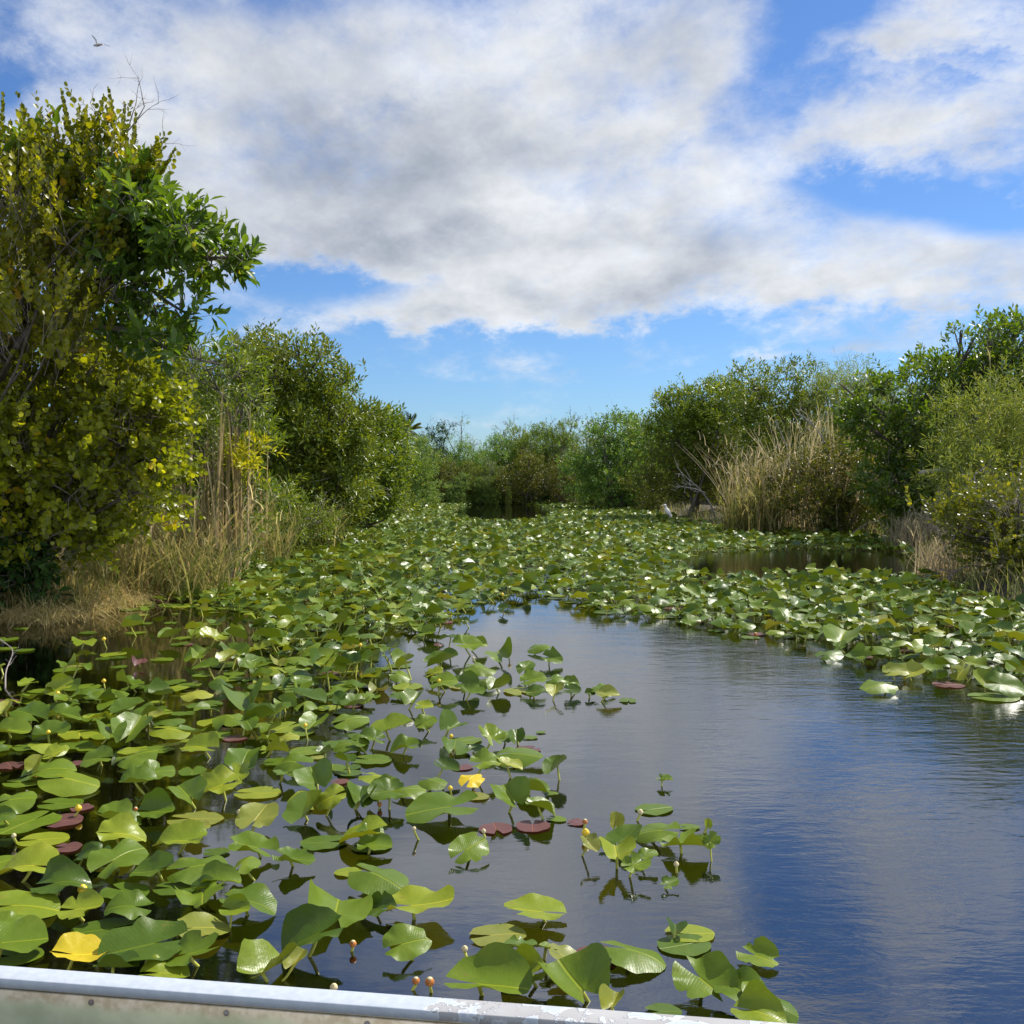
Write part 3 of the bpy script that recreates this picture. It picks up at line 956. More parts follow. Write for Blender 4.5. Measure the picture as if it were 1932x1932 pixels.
bush('willow_tree', 'light green feathery tree behind the reeds, its top against the sky', 'tree', 34.0,
     [(1425, 738, 40, 30), (1480, 735, 44, 36), (1540, 735, 40, 28), (1450, 800, 60), (1500, 700, 24, 12), (1560, 790, 50), (1385, 770, 40), (1480, 860, 60), (1405, 712, 16, 8)], 1800, 8, 0.32, 0.155, 0.052,
     M['willow'], base_px=1480, bare=10, seed=24, r0=0.07)
bush('willow_tree', 'domed yellowish green tree between the feathery tree and the dark spreading tree', 'tree', 33.0,
     [(1600, 752, 60, 50), (1640, 770, 40), (1660, 745, 30, 20), (1560, 760, 40), (1620, 830, 60), (1610, 710, 40, 16)], 2200, 9, 0.30, 0.10, 0.024,
     M['willow_gold'], base_px=1610, bare=5, seed=25, r0=0.06)
bush('willow_tree', 'light green loose tree with thin pale twigs left of the feathery one', 'tree', 37.0,
     [(1285, 772, 44, 30), (1330, 770, 40), (1270, 825, 46), (1262, 755, 22, 12), (1340, 820, 50), (1310, 800, 44), (1370, 760, 30)], 1750, 8, 0.30, 0.155, 0.058,
     M['willow'], base_px=1310, bare=16, seed=26, r0=0.06)
bush('cocoplum_bush', 'dark brownish olive bush behind the white heron', 'bush', 38.0,
     [(1255, 880, 44), (1305, 865, 50), (1355, 830, 50), (1300, 925, 44, 30), (1250, 925, 34, 24), (1390, 870, 40), (1350, 900, 46), (1380, 930, 36), (1215, 920, 26)], 2600, 10, 0.30, 0.085, 0.060,
     M['plum_far'], base_px=1310, spire=True, seed=27, r0=0.06, bare=6)
bush('cocoplum_bush', 'dark olive bush in the middle of the dry reed stand', 'bush', 26.6,
     [(1500, 900, 44), (1570, 890, 50), (1620, 920, 46), (1530, 950, 50, 36), (1600, 965, 40, 28), (1470, 935, 34), (1590, 850, 30), (1650, 955, 34)], 1700, 10, 0.28, 0.085, 0.060,
     M['plum_far'], base_px=1560, spire=True, seed=28, r0=0.05, bare=5)
bush('low_shrub', 'small fresh green shrub at the foot of the reed stand', 'shrub', 26.6,
     [(1580, 945, 22, 18), (1600, 965, 16), (1565, 970, 14)], 260, 8, 0.2, 0.09, 0.035, M['apple_leaf'], seed=29, r0=0.02)
bush('low_shrub', 'green leafy shrub at the water under the dark spreading tree', 'shrub', 23.2,
     [(1750, 985, 40, 24), (1700, 985, 30, 20), (1790, 1000, 26, 20)], 520, 8, 0.2, 0.10, 0.04, M['apple_leaf'], seed=30, r0=0.02)
bush('buttonwood_tree', 'greyish green rounded tree with pale branches standing at the pool behind the pads', 'tree', 46.0,
     [(1162, 825, 42, 34), (1120, 850, 40), (1190, 860, 50), (1220, 835, 28, 22), (1150, 900, 50), (1100, 895, 40), (1190, 925, 44, 24), (1215, 890, 30), (1140, 800, 18, 12), (1185, 805, 22, 14)], 2300, 8, 0.30, 0.15, 0.070,
     M['myrtle'], base_px=1160, bare=22, seed=31, r0=0.08, bare_r=0.011)

# ------------------------------------------------------------------ the far bank: one of each kind, then copies
FAR = {}


def proto(key, name, mat, lst, n, per, tl, ll, lw, spire=False, bare=6, up=0.35):
    """a tree of unit build: blobs in metres (x, z, r)"""
    rg = np.random.default_rng(hash(key) % 1000 if False else sum(map(ord, key)))
    bl = [(x, rg.normal(0, .5), z, r, r, r * 0.85) for x, z, r in lst]
    t = thing(name, None, 'tree', (0, 0, 0))
    cr = crown(rg, bl, n, per, tl, ll, lw, T_SMALL, 0.6, up, 0.5, 0.8, spire=spire, zmin=0.1)
    tr = Acc()
    for k in range(2):
        limbs(tr, rg, np.array([rg.normal(0, .3), 0, -0.1]), bl[k::2], 0.07, wob=0.2)
    cr.obj('crown', mat, t)
    tr.obj('trunk', M['bark'], t)
    if bare:
        bb = Acc()
        for _ in range(bare):
            b = bl[rg.integers(len(bl))]
            d = nrm(np.array([rg.normal(0, .6), rg.normal(-.2, .3), 0.9]))
            bare_twigs(bb, rg, np.array(b[:3]) + d * b[3] * 0.4, d, b[3] * rg.uniform(0.9, 1.5), 0.016, 2, 3, 0.4)
            bb.obj('bare_branch', M['dead_wood'], t)
    FAR[key] = t
    return t


DOME = [(0, 3.2, .9), (-.9, 2.7, .9), (.95, 2.6, .95), (-1.3, 1.8, 1.0), (1.4, 1.7, 1.0), (0, 2.2, 1.1), (-.7, 1.0, 1.1), (.8, .9, 1.1), (0.2, 3.9, .5), (0, .6, 1.0), (-1.2, .4, .8), (1.3, .4, .8), (-1.7, .8, .8), (1.8, .8, .8)]
TALL = [(0, 4.2, .6), (-.5, 3.5, .8), (.6, 3.3, .8), (-.2, 2.6, 1.0), (.4, 1.8, 1.1), (-.6, 1.5, 1.0), (.1, .8, 1.1), (-.9, .7, .7), (.9, .6, .8), (0, .4, .9), (.5, 4.6, .35), (1.0, 2.4, .6)]
proto('myrtle', 'myrtle_tree', M['myrtle'], DOME, 3000, 9, 0.28, 0.115, 0.055, bare=6)
proto('plum', 'cocoplum_bush', M['plum_far'], DOME, 2600, 9, 0.28, 0.11, 0.08, spire=True, bare=3)
proto('willow', 'willow_tree', M['willow'], TALL, 2900, 9, 0.28, 0.12, 0.046, bare=6)
proto('dark', 'dark_tree', M['dark_leaf'], TALL, 2300, 8, 0.26, 0.12, 0.06, bare=2)
proto('grey', 'sparse_tree', M['myrtle'], TALL, 900, 8, 0.30, 0.10, 0.04, bare=14)
USED = set()


def plant_copy(key, px, Y, top_px, wide, label, group, rz, cat='tree'):
    """top_px: the print row its top reaches"""
    top = at(px, top_px, Y)
    z0 = max(land_z(top[0], Y), 0.0)
    h = top[2] - z0
    src = FAR[key]
    o = src if key not in USED else copy_tree(src)
    USED.add(key)
    ref = 4.3 if key in ('myrtle', 'plum') else 4.8
    s = h / ref
    o.location = (float(top[0]), float(Y), z0)
    o.rotation_euler = (0, 0, rz)
    o.scale = (s * wide, s * wide, s)
    tag(o, label, cat, group)
    return o


FAR_LIST = [
    # key, x, Y, top row, wide, label
    ('dark', 832, 59, 806, 1.0, 'dark tree with a tuft of leaves right of the small palm on the far bank', None),
    ('grey', 858, 62, 800, 1.0, 'sparse grey tree with bare tips right of the dark tufted tree on the far bank', None),
    ('myrtle', 800, 57, 842, 0.9, 'grey green bush just below the small palm', None),
    ('plum', 835, 56, 862, 1.0, 'olive brown bush at the water under the dark tufted tree', None),
    ('myrtle', 872, 58, 836, 0.8, 'grey green bush left of the gap in the far trees', None),
    ('grey', 905, 62, 838, 0.9, 'low bare-twigged tree standing in the gap of the far trees', None),
    ('willow', 888, 55.5, 872, 1.0, 'green bush at the water below the gap in the far trees', None),
    ('dark', 800, 55, 895, 1.0, 'low dark bush at the end of the dark water under the palm', None),
    ('myrtle', 935, 58, 822, 0.9, 'grey green tree right of the gap in the far trees', None),
    ('grey', 950, 61, 800, 1.0, 'pale leafless topped tree rising right of the gap in the far trees', None),
    ('myrtle', 940, 55.2, 870, 1.0, 'grey green bush over the small open pool on the far bank', None),
    ('willow', 985, 58, 808, 0.9, 'light green tree in the middle of the far bank', None),
    ('plum', 1000, 54.5, 850, 1.05, 'broad brownish olive bush right of the small open pool', None),
    ('myrtle', 1030, 58, 800, 0.9, 'grey green tree between the middle tree and the rounded one on the far bank', None),
    ('myrtle', 915, 54.5, 900, 1.0, 'shaded low bush at the waterline behind the small open pool', None),
    ('willow', 1060, 57, 796, 0.8, 'fresh green tree left of the greyish rounded tree', None),
    ('plum', 1062, 53, 862, 1.0, 'brownish bush at the water left of the greyish rounded tree', None),
    ('grey', 1095, 56, 792, 0.9, 'thin tree with bare grey twigs behind the greyish rounded tree', None),
    ('dark', 1030, 53.5, 905, 0.9, 'low dark bush between two brownish bushes at the far water', None),
    ('willow', 1205, 52, 792, 0.9, 'green tree top showing behind the greyish rounded tree', None),
    ('myrtle', 1245, 50, 800, 0.9, 'grey green tree filling the bank between the rounded tree and the pale twigged one', None),
    ('myrtle', 860, 54.6, 893, 1.2, 'low grey green bush touching the water under the palm side of the far bank', None),
    ('willow', 1120, 50.5, 872, 1.0, 'low green bush at the water before the greyish rounded tree', None),
    ('myrtle', 1175, 48, 880, 1.1, 'dense low bush at the water under the greyish rounded tree', None),
    ('plum', 1235, 44, 880, 1.0, 'dark olive bush at the water between the rounded tree and the heron', None),
    ('willow', 960, 53.2, 918, 0.5, 'small bright shrub at the water edge by the small open pool', None),
]
rgf = np.random.default_rng(5)
for key, x, Y, top, wd, lab, grp in FAR_LIST:
    plant_copy(key, x, Y, top, wd, lab, grp, rgf.uniform(0, 6.28), 'bush' if key == 'plum' else 'tree')
# second row behind: only their tops show between the others
BACK = [(690, 40, 800, 'willow'), (610, 36, 720, 'willow'), (540, 33, 690, 'myrtle'), (470, 28, 690, 'willow'), (400, 25, 700, 'myrtle'), (330, 22, 700, 'willow'), (260, 20, 700, 'myrtle'), (180, 19, 650, 'plum'),
        (760, 48, 822, 'myrtle'), (1130, 66, 815, 'plum'), (1050, 70, 812, 'myrtle'), (980, 70, 820, 'plum'), (905, 72, 850, 'myrtle'), (1300, 52, 775, 'myrtle'), (1380, 48, 760, 'willow'), (1450, 46, 745, 'myrtle'),
        (1530, 44, 745, 'plum'), (1620, 42, 735, 'willow'), (1700, 38, 745, 'myrtle'), (1780, 34, 735, 'willow'), (1860, 31, 690, 'myrtle'), (1940, 28, 660, 'willow'), (2010, 24, 680, 'plum')]
for x, Y, top, key in BACK:
    plant_copy(key, x, Y, top, 1.15, 'bushy tree of the second row, only glimpsed between the trees along the water', 'second row of trees behind the banks', rgf.uniform(0, 6.28))


def palm():
    Y = 52.0
    c = at(765, 818, Y)
    base = np.array([c[0], Y, land_z(c[0], Y)])
    t = thing('palm_tree', 'small palm with drooping dark fronds above the bushes at the end of the left bank', 'palm', base)
    tr = Acc()
    tube(tr, curve_pts([base, base * .5 + c * .5 + [.1, 0, 0], c], 10), np.linspace(.16, .11, 10), 8)
    rg = np.random.default_rng(8)
    fr = Acc()
    for k in range(16):
        az = k * 2.4
        el = [1.35, 1.2, 0.9, 0.7, 0.4, 0.2][k % 6]
        L = rg.uniform(1.1, 1.5)
        d = np.array([math.cos(az) * math.cos(el), math.sin(az) * math.cos(el), math.sin(el)])
        sp = np.array([c + d * s * L + np.array([0, 0, -0.55 * (1 - el / 2) * s * s * L]) for s in np.linspace(0, 1, 14)])
        tube(fr, sp, np.linspace(.02, .005, 14), 4)
        tg = nrm(np.gradient(sp, axis=0))
        sd = nrm(np.cross(tg, [0, 0, 1]))
        for sgn in (-1, 1):
            for q in range(2):
                P = sp[2:] - tg[2:] * 0.03 * q
                D = tg[2:] * 0.8 + sd[2:] * sgn * 0.8 + np.array([0, 0, -0.35])
                LL = 0.45 * np.sin(np.linspace(0.5, 2.9, 12))
                put_leaves(fr, P, D, np.tile([0, 0, 1.0], (12, 1)) + sd[2:] * sgn * 0.3, LL, np.full(12, 0.05), T_SMALL, rg.random(12) * 0.8 + (0.2 if el < 0.3 else 0))
    finish(t, base, [(tr, 'trunk', M['bark']), (fr, 'crown', M['palm_leaf'])])


palm()


# ------------------------------------------------------------------ reeds, grass, dead wood
def blades(acc, rg, base, h, lean, width, droop, seg=5, rnd=None):
    """curved tapering strips; base (n,3), h (n,), lean (n,2)"""
    n = len(base)
    s = np.linspace(0, 1, seg + 1)
    ln = np.linalg.norm(lean, axis=1)
    P = np.empty((n, seg + 1, 3))
    P[:, :, 0] = base[:, None, 0] + lean[:, None, 0] * (s[None] ** 1.6) * h[:, None]
    P[:, :, 1] = base[:, None, 1] + lean[:, None, 1] * (s[None] ** 1.6) * h[:, None]
    P[:, :, 2] = base[:, None, 2] + h[:, None] * (s[None] - droop[:, None] * (0.5 + ln[:, None]) * s[None] ** 2.6)
    yaw = rg.uniform(0, math.pi, n)
    side = np.stack([np.cos(yaw), np.sin(yaw), 0 * yaw], 1)
    wd = width[:, None] * (1 - 0.85 * s[None] ** 1.5) * 0.5
    A = P + side[:, None] * wd[..., None]
    B = P - side[:, None] * wd[..., None]
    V = np.concatenate([A, B], 1).reshape(-1, 3)
    k = 2 * (seg + 1)
    o = (np.arange(n) * k)[:, None, None]
    q = np.array([(i, i + 1, seg + 2 + i, seg + 1 + i) for i in range(seg)])
    acc.add(V, [(q[None] + o).reshape(-1, 4)], np.repeat(rg.random(n) if rnd is None else rnd, k))


def reed_clump(label, Y, x0, x1, foot, top, n, mat, lean=0.0, spread=0.12, width=0.016, depth=1.0, leafy=0.6, group=None, seed=0, name='reed_clump', droop=0.05):
    rg = np.random.default_rng(seed + 77)
    c = at((x0 + x1) / 2, 900, Y)
    base0 = np.array([c[0], Y, max(land_z(c[0], Y), -0.1)])
    s = Y / FOC
    bx = at(x0, 900, Y)[0] + rg.random(n) * (x1 - x0) * s
    by = Y + rg.normal(0, depth * 0.4, n)
    z0 = at(0, foot, Y)[2]
    bz = np.maximum(np.minimum(land_height(np.stack([bx, by], 1)), 0.4), z0 - 0.1) - 0.03
    hh = at(0, top, Y)[2] - bz
    h = hh * np.where(rg.random(n) < .45, rg.uniform(0.35, 0.8, n), rg.uniform(.75, 1.0, n))
    ln = np.stack([rg.normal(lean, spread, n), rg.normal(-0.03, spread, n)], 1)
    acc = Acc()
    W = np.full(n, width) * rg.uniform(.7, 1.2, n)
    B = np.stack([bx, by, bz], 1)
    st = rg.random(n)
    blades(acc, rg, B, h, ln, W, np.full(n, droop), 5, st * 0.8)
    blades(acc, rg, B + [0.01, 0.004, 0], h * 0.98, ln, W, np.full(n, droop), 5, st * 0.8)
    t = thing(name, label, 'reeds', base0, 0, group)
    parts = [(acc, 'stalks', mat)]
    if leafy > 0:
        lf = Acc()
        m_ = int(n * leafy)
        for k in range(3):
            idx = rg.choice(n, m_)
            f = rg.uniform(0.25, 0.95, m_)
            p = B[idx].copy()
            p[:, :2] += ln[idx] * (f ** 1.6 * h[idx])[:, None]
            p[:, 2] += f * h[idx]
            blades(lf, rg, p, rg.uniform(.25, .6, m_) * 0.8, rg.normal(0, .5, (m_, 2)), np.full(m_, width * 1.1), rg.uniform(.1, .6, m_), 4, np.clip(rg.normal(.55, .3, m_), 0, 1))
        parts.append((lf, 'reed_leaves', mat))
    finish(t, base0, parts)


G = 'dry reed clumps along the banks'
reed_clump('tall thin tan reed stalks standing through the light green shrub on the left bank', 14.5, 375, 480, 1010, 730, 44, M['reed'], 0.01, 0.035, 0.022, seed=1, leafy=0.25, droop=0.0)
reed_clump('tan reed stalks close beside the yellow olive bush on the left bank', 14.2, 320, 395, 1020, 760, 30, M['reed'], 0.01, 0.05, 0.020, seed=2, leafy=0.5)
reed_clump('dense brown reed bases under the edge of the yellow olive bush', 14.0, 190, 300, 1100, 905, 170, M['reed'], 0.08, 0.34, 0.018, seed=3, leafy=0.7)
reed_clump('tangled tan and green reeds in front of the withered fronds', 15.0, 290, 440, 1080, 900, 200, M['reed'], 0.06, 0.40, 0.018, seed=4, leafy=0.9)
reed_clump('short brown reeds at the waterline below the leaning tree', 17.5, 420, 540, 1060, 950, 170, M['sedge'], 0.03, 0.34, 0.018, seed=5, leafy=0.7)
reed_clump('thin straw coloured grass at the foot of the leaning tree beside the pads', 21.5, 520, 640, 1030, 950, 300, M['sedge'], 0.04, 0.25, 0.018, seed=6, leafy=0.7)
reed_clump('large stand of upright dry reeds in the middle of the right bank', 27.4, 1470, 1590, 1008, 752, 120, M['reed_grey'], 0.0, 0.15, 0.024, 1.6, 1.1, seed=7)
reed_clump('grey dry reeds leaning outward on the left flank of the big reed stand', 27.8, 1380, 1470, 1010, 820, 130, M['reed_grey'], -0.08, 0.25, 0.022, 1.4, 1.1, seed=8)
reed_clump('green and tan reeds standing in water at the left foot of the big reed stand', 26.6, 1370, 1470, 1010, 905, 260, M['sedge'], 0.0, 0.12, 0.024, 0.8, 0.6, seed=9)
reed_clump('fan of grey reeds spreading from one foot before the dark olive bush', 26.6, 1560, 1610, 1012, 850, 150, M['reed_grey'], -0.05, 0.28, 0.022, 0.5, 0.3, seed=10)
reed_clump('tan reeds on the right flank of the big reed stand', 27.8, 1590, 1670, 1008, 790, 130, M['reed'], 0.02, 0.14, 0.022, 1.0, 0.6, seed=11)
reed_clump('short thin reeds by the dark channel under the dark spreading tree', 21.5, 1690, 1770, 1040, 960, 200, M['reed_grey'], 0.0, 0.22, 0.016, 0.9, 0.4, seed=12)
reed_clump('single tall dry plume stalks rising through the dark spreading tree', 22.0, 1845, 1885, 1000, 640, 7, M['reed'], 0.0, 0.03, 0.028, 0.4, 0.6, seed=13)
reed_clump('low reeds in front of the near olive yellow bush', 15.8, 1735, 1830, 1090, 1010, 130, M['reed_grey'], -0.1, 0.3, 0.012, 0.8, 0.4, seed=14)
reed_clump('pale green feathery reeds on the right of the grey leaning ones', 28.2, 1400, 1440, 980, 860, 140, M['sedge'], 0.0, 0.25, 0.022, 0.8, 1.0, seed=15)

reed_clump('low green and tan sedge leaning over the straw beside the yellow olive bush', 13.3, 200, 420, 1120, 985, 260, M['sedge'], 0.1, 0.45, 0.014, 0.9, 1.0, seed=16)

# matted straw grass on the left bank and thinner grass along all banks: nobody could count it
acc = Acc()
rgg = np.random.default_rng(40)
n = 9000
px = rgg.uniform(-40, 330, n)
edge = np.interp(px, [q[0] for q in BANK_PX[:6]], [q[1] for q in BANK_PX[:6]])
py = edge - rgg.random(n) ** 1.2 * 78 + 8
B = np.array([ground(a, b) for a, b in zip(px, py)])
B[:, 2] = np.maximum(land_height(B[:, :2]), -0.02)
blades(acc, rgg, B, rgg.uniform(0.14, 0.45, n), rgg.normal(0, 0.75, (n, 2)) + [0.15, -0.2], np.full(n, 0.010), rgg.uniform(0.2, 0.9, n), 4, np.clip(rgg.normal(.62, .22, n), 0, 1))
n = 420                                            # long fallen straws
px = rgg.uniform(80, 330, n)
py = np.interp(px, [q[0] for q in BANK_PX[:6]], [q[1] for q in BANK_PX[:6]]) - rgg.random(n) * 75
B = np.array([ground(a, b) for a, b in zip(px, py)])
B[:, 2] = np.maximum(land_height(B[:, :2]), 0.02) + 0.05
blades(acc, rgg, B, rgg.uniform(0.25, 0.6, n), rgg.normal(0, 1.3, (n, 2)) + [0.5, 0], np.full(n, 0.009), rgg.uniform(0.1, 0.5, n), 4, np.clip(rgg.normal(.75, .15, n), 0, 1))
o = acc.obj('grass', M['grass'])
tag(o, kind='stuff')
acc = Acc()
n = 9000
k = rgg.integers(0, len(SHORE) - 9, n)
tt = rgg.random(n)
B2 = SHORE[k] * (1 - tt[:, None]) + SHORE[k + 1] * tt[:, None] + rgg.normal(0, 0.55, (n, 2))
sd = shore_distance(B2)
B2 = B2[(sd > -0.05) & (sd < 1.6)]
n = len(B2)
B = np.column_stack([B2, np.maximum(land_height(B2), 0) - 0.02])
blades(acc, rgg, B, rgg.uniform(0.2, 0.75, n), rgg.normal(0, 0.35, (n, 2)), np.full(n, 0.014), rgg.uniform(0.1, 0.8, n), 4, np.clip(rgg.normal(.45, .3, n), 0, 1))
tag(acc.obj('bank_grass', M['sedge']), kind='stuff')


def dead_wood(name, label, ctrl, r, twigs=4, ln=0.5, mat=None, seed=0, depth=1):
    rg = np.random.default_rng(seed + 300)
    pts = curve_pts(ctrl, 16)
    base = pts[0]
    t = thing(name, label, 'branch', base)
    a = Acc()
    tube(a, pts, np.linspace(r, r * 0.3, 16), 6)
    parts = [(a, 'limb', mat or M['dead_wood'])]
    for _ in range(twigs):
        b = Acc()
        q = int(rg.integers(5, 15))
        d = nrm(nrm(pts[q] - pts[q - 1]) + rg.normal(0, .55, 3))
        bare_twigs(b, rg, pts[q], d, ln * rg.uniform(.5, 1), r * 0.4, depth, 3, 0.3)
        parts.append((b, 'twig', mat or M['dead_wood']))
    finish(t, base, parts)


dead_wood('dead_branch', 'bleached dead branch arching out of the reeds right of the white heron', [at(1352, 985, 33), at(1342, 955, 32.6), at(1322, 925, 32.3), at(1300, 905, 32), at(1284, 890, 31.8)], 0.035, 6, 0.55, seed=1)
dead_wood('dead_branch', 'lower bleached branch lying level from the arching dead one', [at(1330, 930, 32.4), at(1310, 922, 32.1), at(1290, 919, 31.9), at(1278, 916, 31.8)], 0.026, 5, 0.35, seed=2)
dead_wood('dead_branch', 'pale crooked dead limb climbing through the top of the reed stand', [at(1568, 880, 27), at(1556, 840, 26.9), at(1545, 815, 26.8), at(1520, 790, 26.8), at(1500, 780, 26.8)], 0.026, 7, 0.5, seed=3)
dead_wood('dead_branch', 'thin pale dead limb on the left side of the reed stand', [at(1488, 890, 27), at(1486, 850, 26.9), at(1475, 820, 26.8), at(1468, 805, 26.8)], 0.02, 4, 0.4, seed=4)
dead_wood('fallen_stick', 'pale stick slanting out of the pads at the foot of the reed stand', [at(1598, 1018, 25.5), at(1620, 998, 25.4), at(1642, 985, 25.3), at(1656, 984, 25.2)], 0.022, 2, 0.25, seed=5)
dead_wood('dead_branch', 'short thick bleached limb lying across the dark spreading tree', [at(1735, 893, 21.8), at(1760, 888, 21.6), at(1790, 886, 21.5), at(1806, 886, 21.5)], 0.05, 1, 0.3, seed=6)
dead_wood('dead_branch', 'bare grey twigs leaning into the water in front of the near olive yellow bush', [at(1850, 1060, 15.6), at(1815, 1030, 15.4), at(1790, 1005, 15.3), at(1780, 985, 15.2)], 0.018, 8, 0.5, M['twig'], seed=7, depth=2)
dead_wood('dead_branch', 'bare grey twigs lying low on the dark water below the near olive yellow bush', [at(1860, 1070, 14.8), at(1830, 1068, 14.7), at(1800, 1080, 14.6), at(1790, 1092, 14.5)], 0.014, 7, 0.4, M['twig'], seed=8, depth=2)
dead_wood('dead_branch', 'thin bare twigs standing above the near olive yellow bush', [at(1870, 960, 16.2), at(1850, 930, 16.1), at(1838, 905, 16.0), at(1842, 890, 16.0)], 0.014, 6, 0.35, M['twig'], seed=9)
dead_wood('dead_branch', 'grey twigs sticking out of the left dark water beside a few floating pads', [ground(10, 1300), ground(12, 1285) + [0, 0, .08], ground(20, 1275) + [.02, 0, .2], ground(8, 1268) + [-.03, 0, .26]], 0.007, 3, 0.18, M['twig'], seed=10)
dead_wood('dead_branch', 'long dark bare limb hanging below the rounded bright green tree', [at(640, 945, 27.5), at(670, 925, 27.3), at(700, 918, 27.2), at(725, 925, 27.0)], 0.03, 5, 0.5, M['bark'], seed=11)

# ------------------------------------------------------------------ lily pads
TH_K = np.radians([0, 22, 45, 90, 125, 150, 165, 180])
RR_K = np.array([.630, .555, .470, .375, .375, .395, .385, .33])


def pad_geo(rg, nr=6, nt_=30, fold=0.1, cup=0.0, wave=0.02, tip=0.0, curl=0.0, tear=0, notch=None, rnd_=False, nib=1.0):
    notch = rg.uniform(0.10, 0.32) if notch is None else notch
    th = np.linspace(-(math.pi - notch), math.pi - notch, nt_)
    r = np.interp(np.abs(th), TH_K, RR_K)
    if rnd_:
        r = 0.43 + 0.06 * np.cos(th)
    k = 3 if nt_ > 20 else 1
    r = np.convolve(np.pad(r, k, 'edge'), np.ones(2 * k + 1) / (2 * k + 1), 'valid')
    r = r * (1 + 0.035 * np.sin(th * 3 + rg.uniform(0, 6)) + 0.016 * np.sin(th * 7 + rg.uniform(0, 6)))
    r *= 1 + rg.normal(0, 0.006, nt_)
    for _ in range(tear):
        c = rg.uniform(-2.6, 2.6)
        w = rg.uniform(0.06, 0.16)
        r = r * (1 - nib * rg.uniform(0.25, 0.6) * np.exp(-((th - c) / w) ** 2))
    ring = (np.arange(1, nr + 1) / nr) ** 0.85
    X = ring[:, None] * (r * np.cos(th))[None]
    Y = ring[:, None] * (r * np.sin(th))[None]
    X = np.concatenate([[0], X.ravel()])
    Y = np.concatenate([[0], Y.ravel()])
    rn = np.concatenate([[0], np.repeat(ring, nt_)])
    tt = np.concatenate([[0], np.tile(th, nr)])
    Z = fold * (np.sqrt(Y * Y + 0.0016) - 0.04) + cup * ((X - .1) ** 2 + Y * Y) - tip * np.maximum(X, 0) ** 2
    ph = rg.uniform(0, 6, 3)
    Z += wave * rn ** 3 * (np.sin(tt * 3 + ph[0]) + 0.7 * np.sin(tt * 5 + ph[1]) + 0.4 * np.sin(tt * 9 + ph[2]))
    Z += 0.15 * wave * np.sin(X * 9 + ph[1]) * np.sin(Y * 8 + ph[2])
    if curl:
        sgn = 1 if rg.random() < 0.5 else -1
        e = np.maximum(sgn * Y - 0.12, 0)
        Z += curl * 4.0 * e ** 2
        Y = Y - sgn * curl * 1.2 * e ** 2
    V = np.column_stack([X, Y, Z])
    fan = np.column_stack([np.zeros(nt_ - 1, int), np.arange(1, nt_), np.arange(2, nt_ + 1)])
    i = np.arange(nr - 1)[:, None] * nt_ + 1
    j = np.arange(nt_ - 1)[None]
    q = np.stack([i + j, i + nt_ + j, i + nt_ + j + 1, i + j + 1], -1).reshape(-1, 4)
    uv = np.column_stack([np.concatenate([[0], (ring[:, None] * (r * np.cos(th))[None]).ravel()]), np.concatenate([[0], (ring[:, None] * (r * np.sin(th))[None]).ravel()])])
    return V, [fan, q], uv


def rot3(ax, a):
    c, s = math.cos(a), math.sin(a)
    if ax == 'x':
        return np.array([[1, 0, 0], [0, c, -s], [0, s, c]])
    if ax == 'y':
        return np.array([[c, 0, s], [0, 1, 0], [-s, 0, c]])
    return np.array([[c, -s, 0], [s, c, 0], [0, 0, 1]])


COLS = {'g': (0.22, 0.62), 'd': (0.02, 0.22), 'l': (0.62, 0.80), 'o': (0.80, 0.84), 'y': (0.875, 0.908), 'p': (0.956, 0.99), 'Y': (0.928, 0.934)}


def conv(crop, x, y):
    if crop == 5:
        return (x / 2.415) * .966, (1200 + y / 2.415) * .966
    if crop == 6:
        return (700 + x / 2.76) * .966, (1100 + y / 2.76) * .966
    if crop == 7:
        return (1300 + x / 2.76) * .966, (1100 + y / 2.76) * .966
    return (800 + x / 2.415) * .966, (1500 + y / 2.415) * .966


SCL = {5: .966 / 2.415, 6: .966 / 2.76, 7: .966 / 2.76, 8: .966 / 2.415}
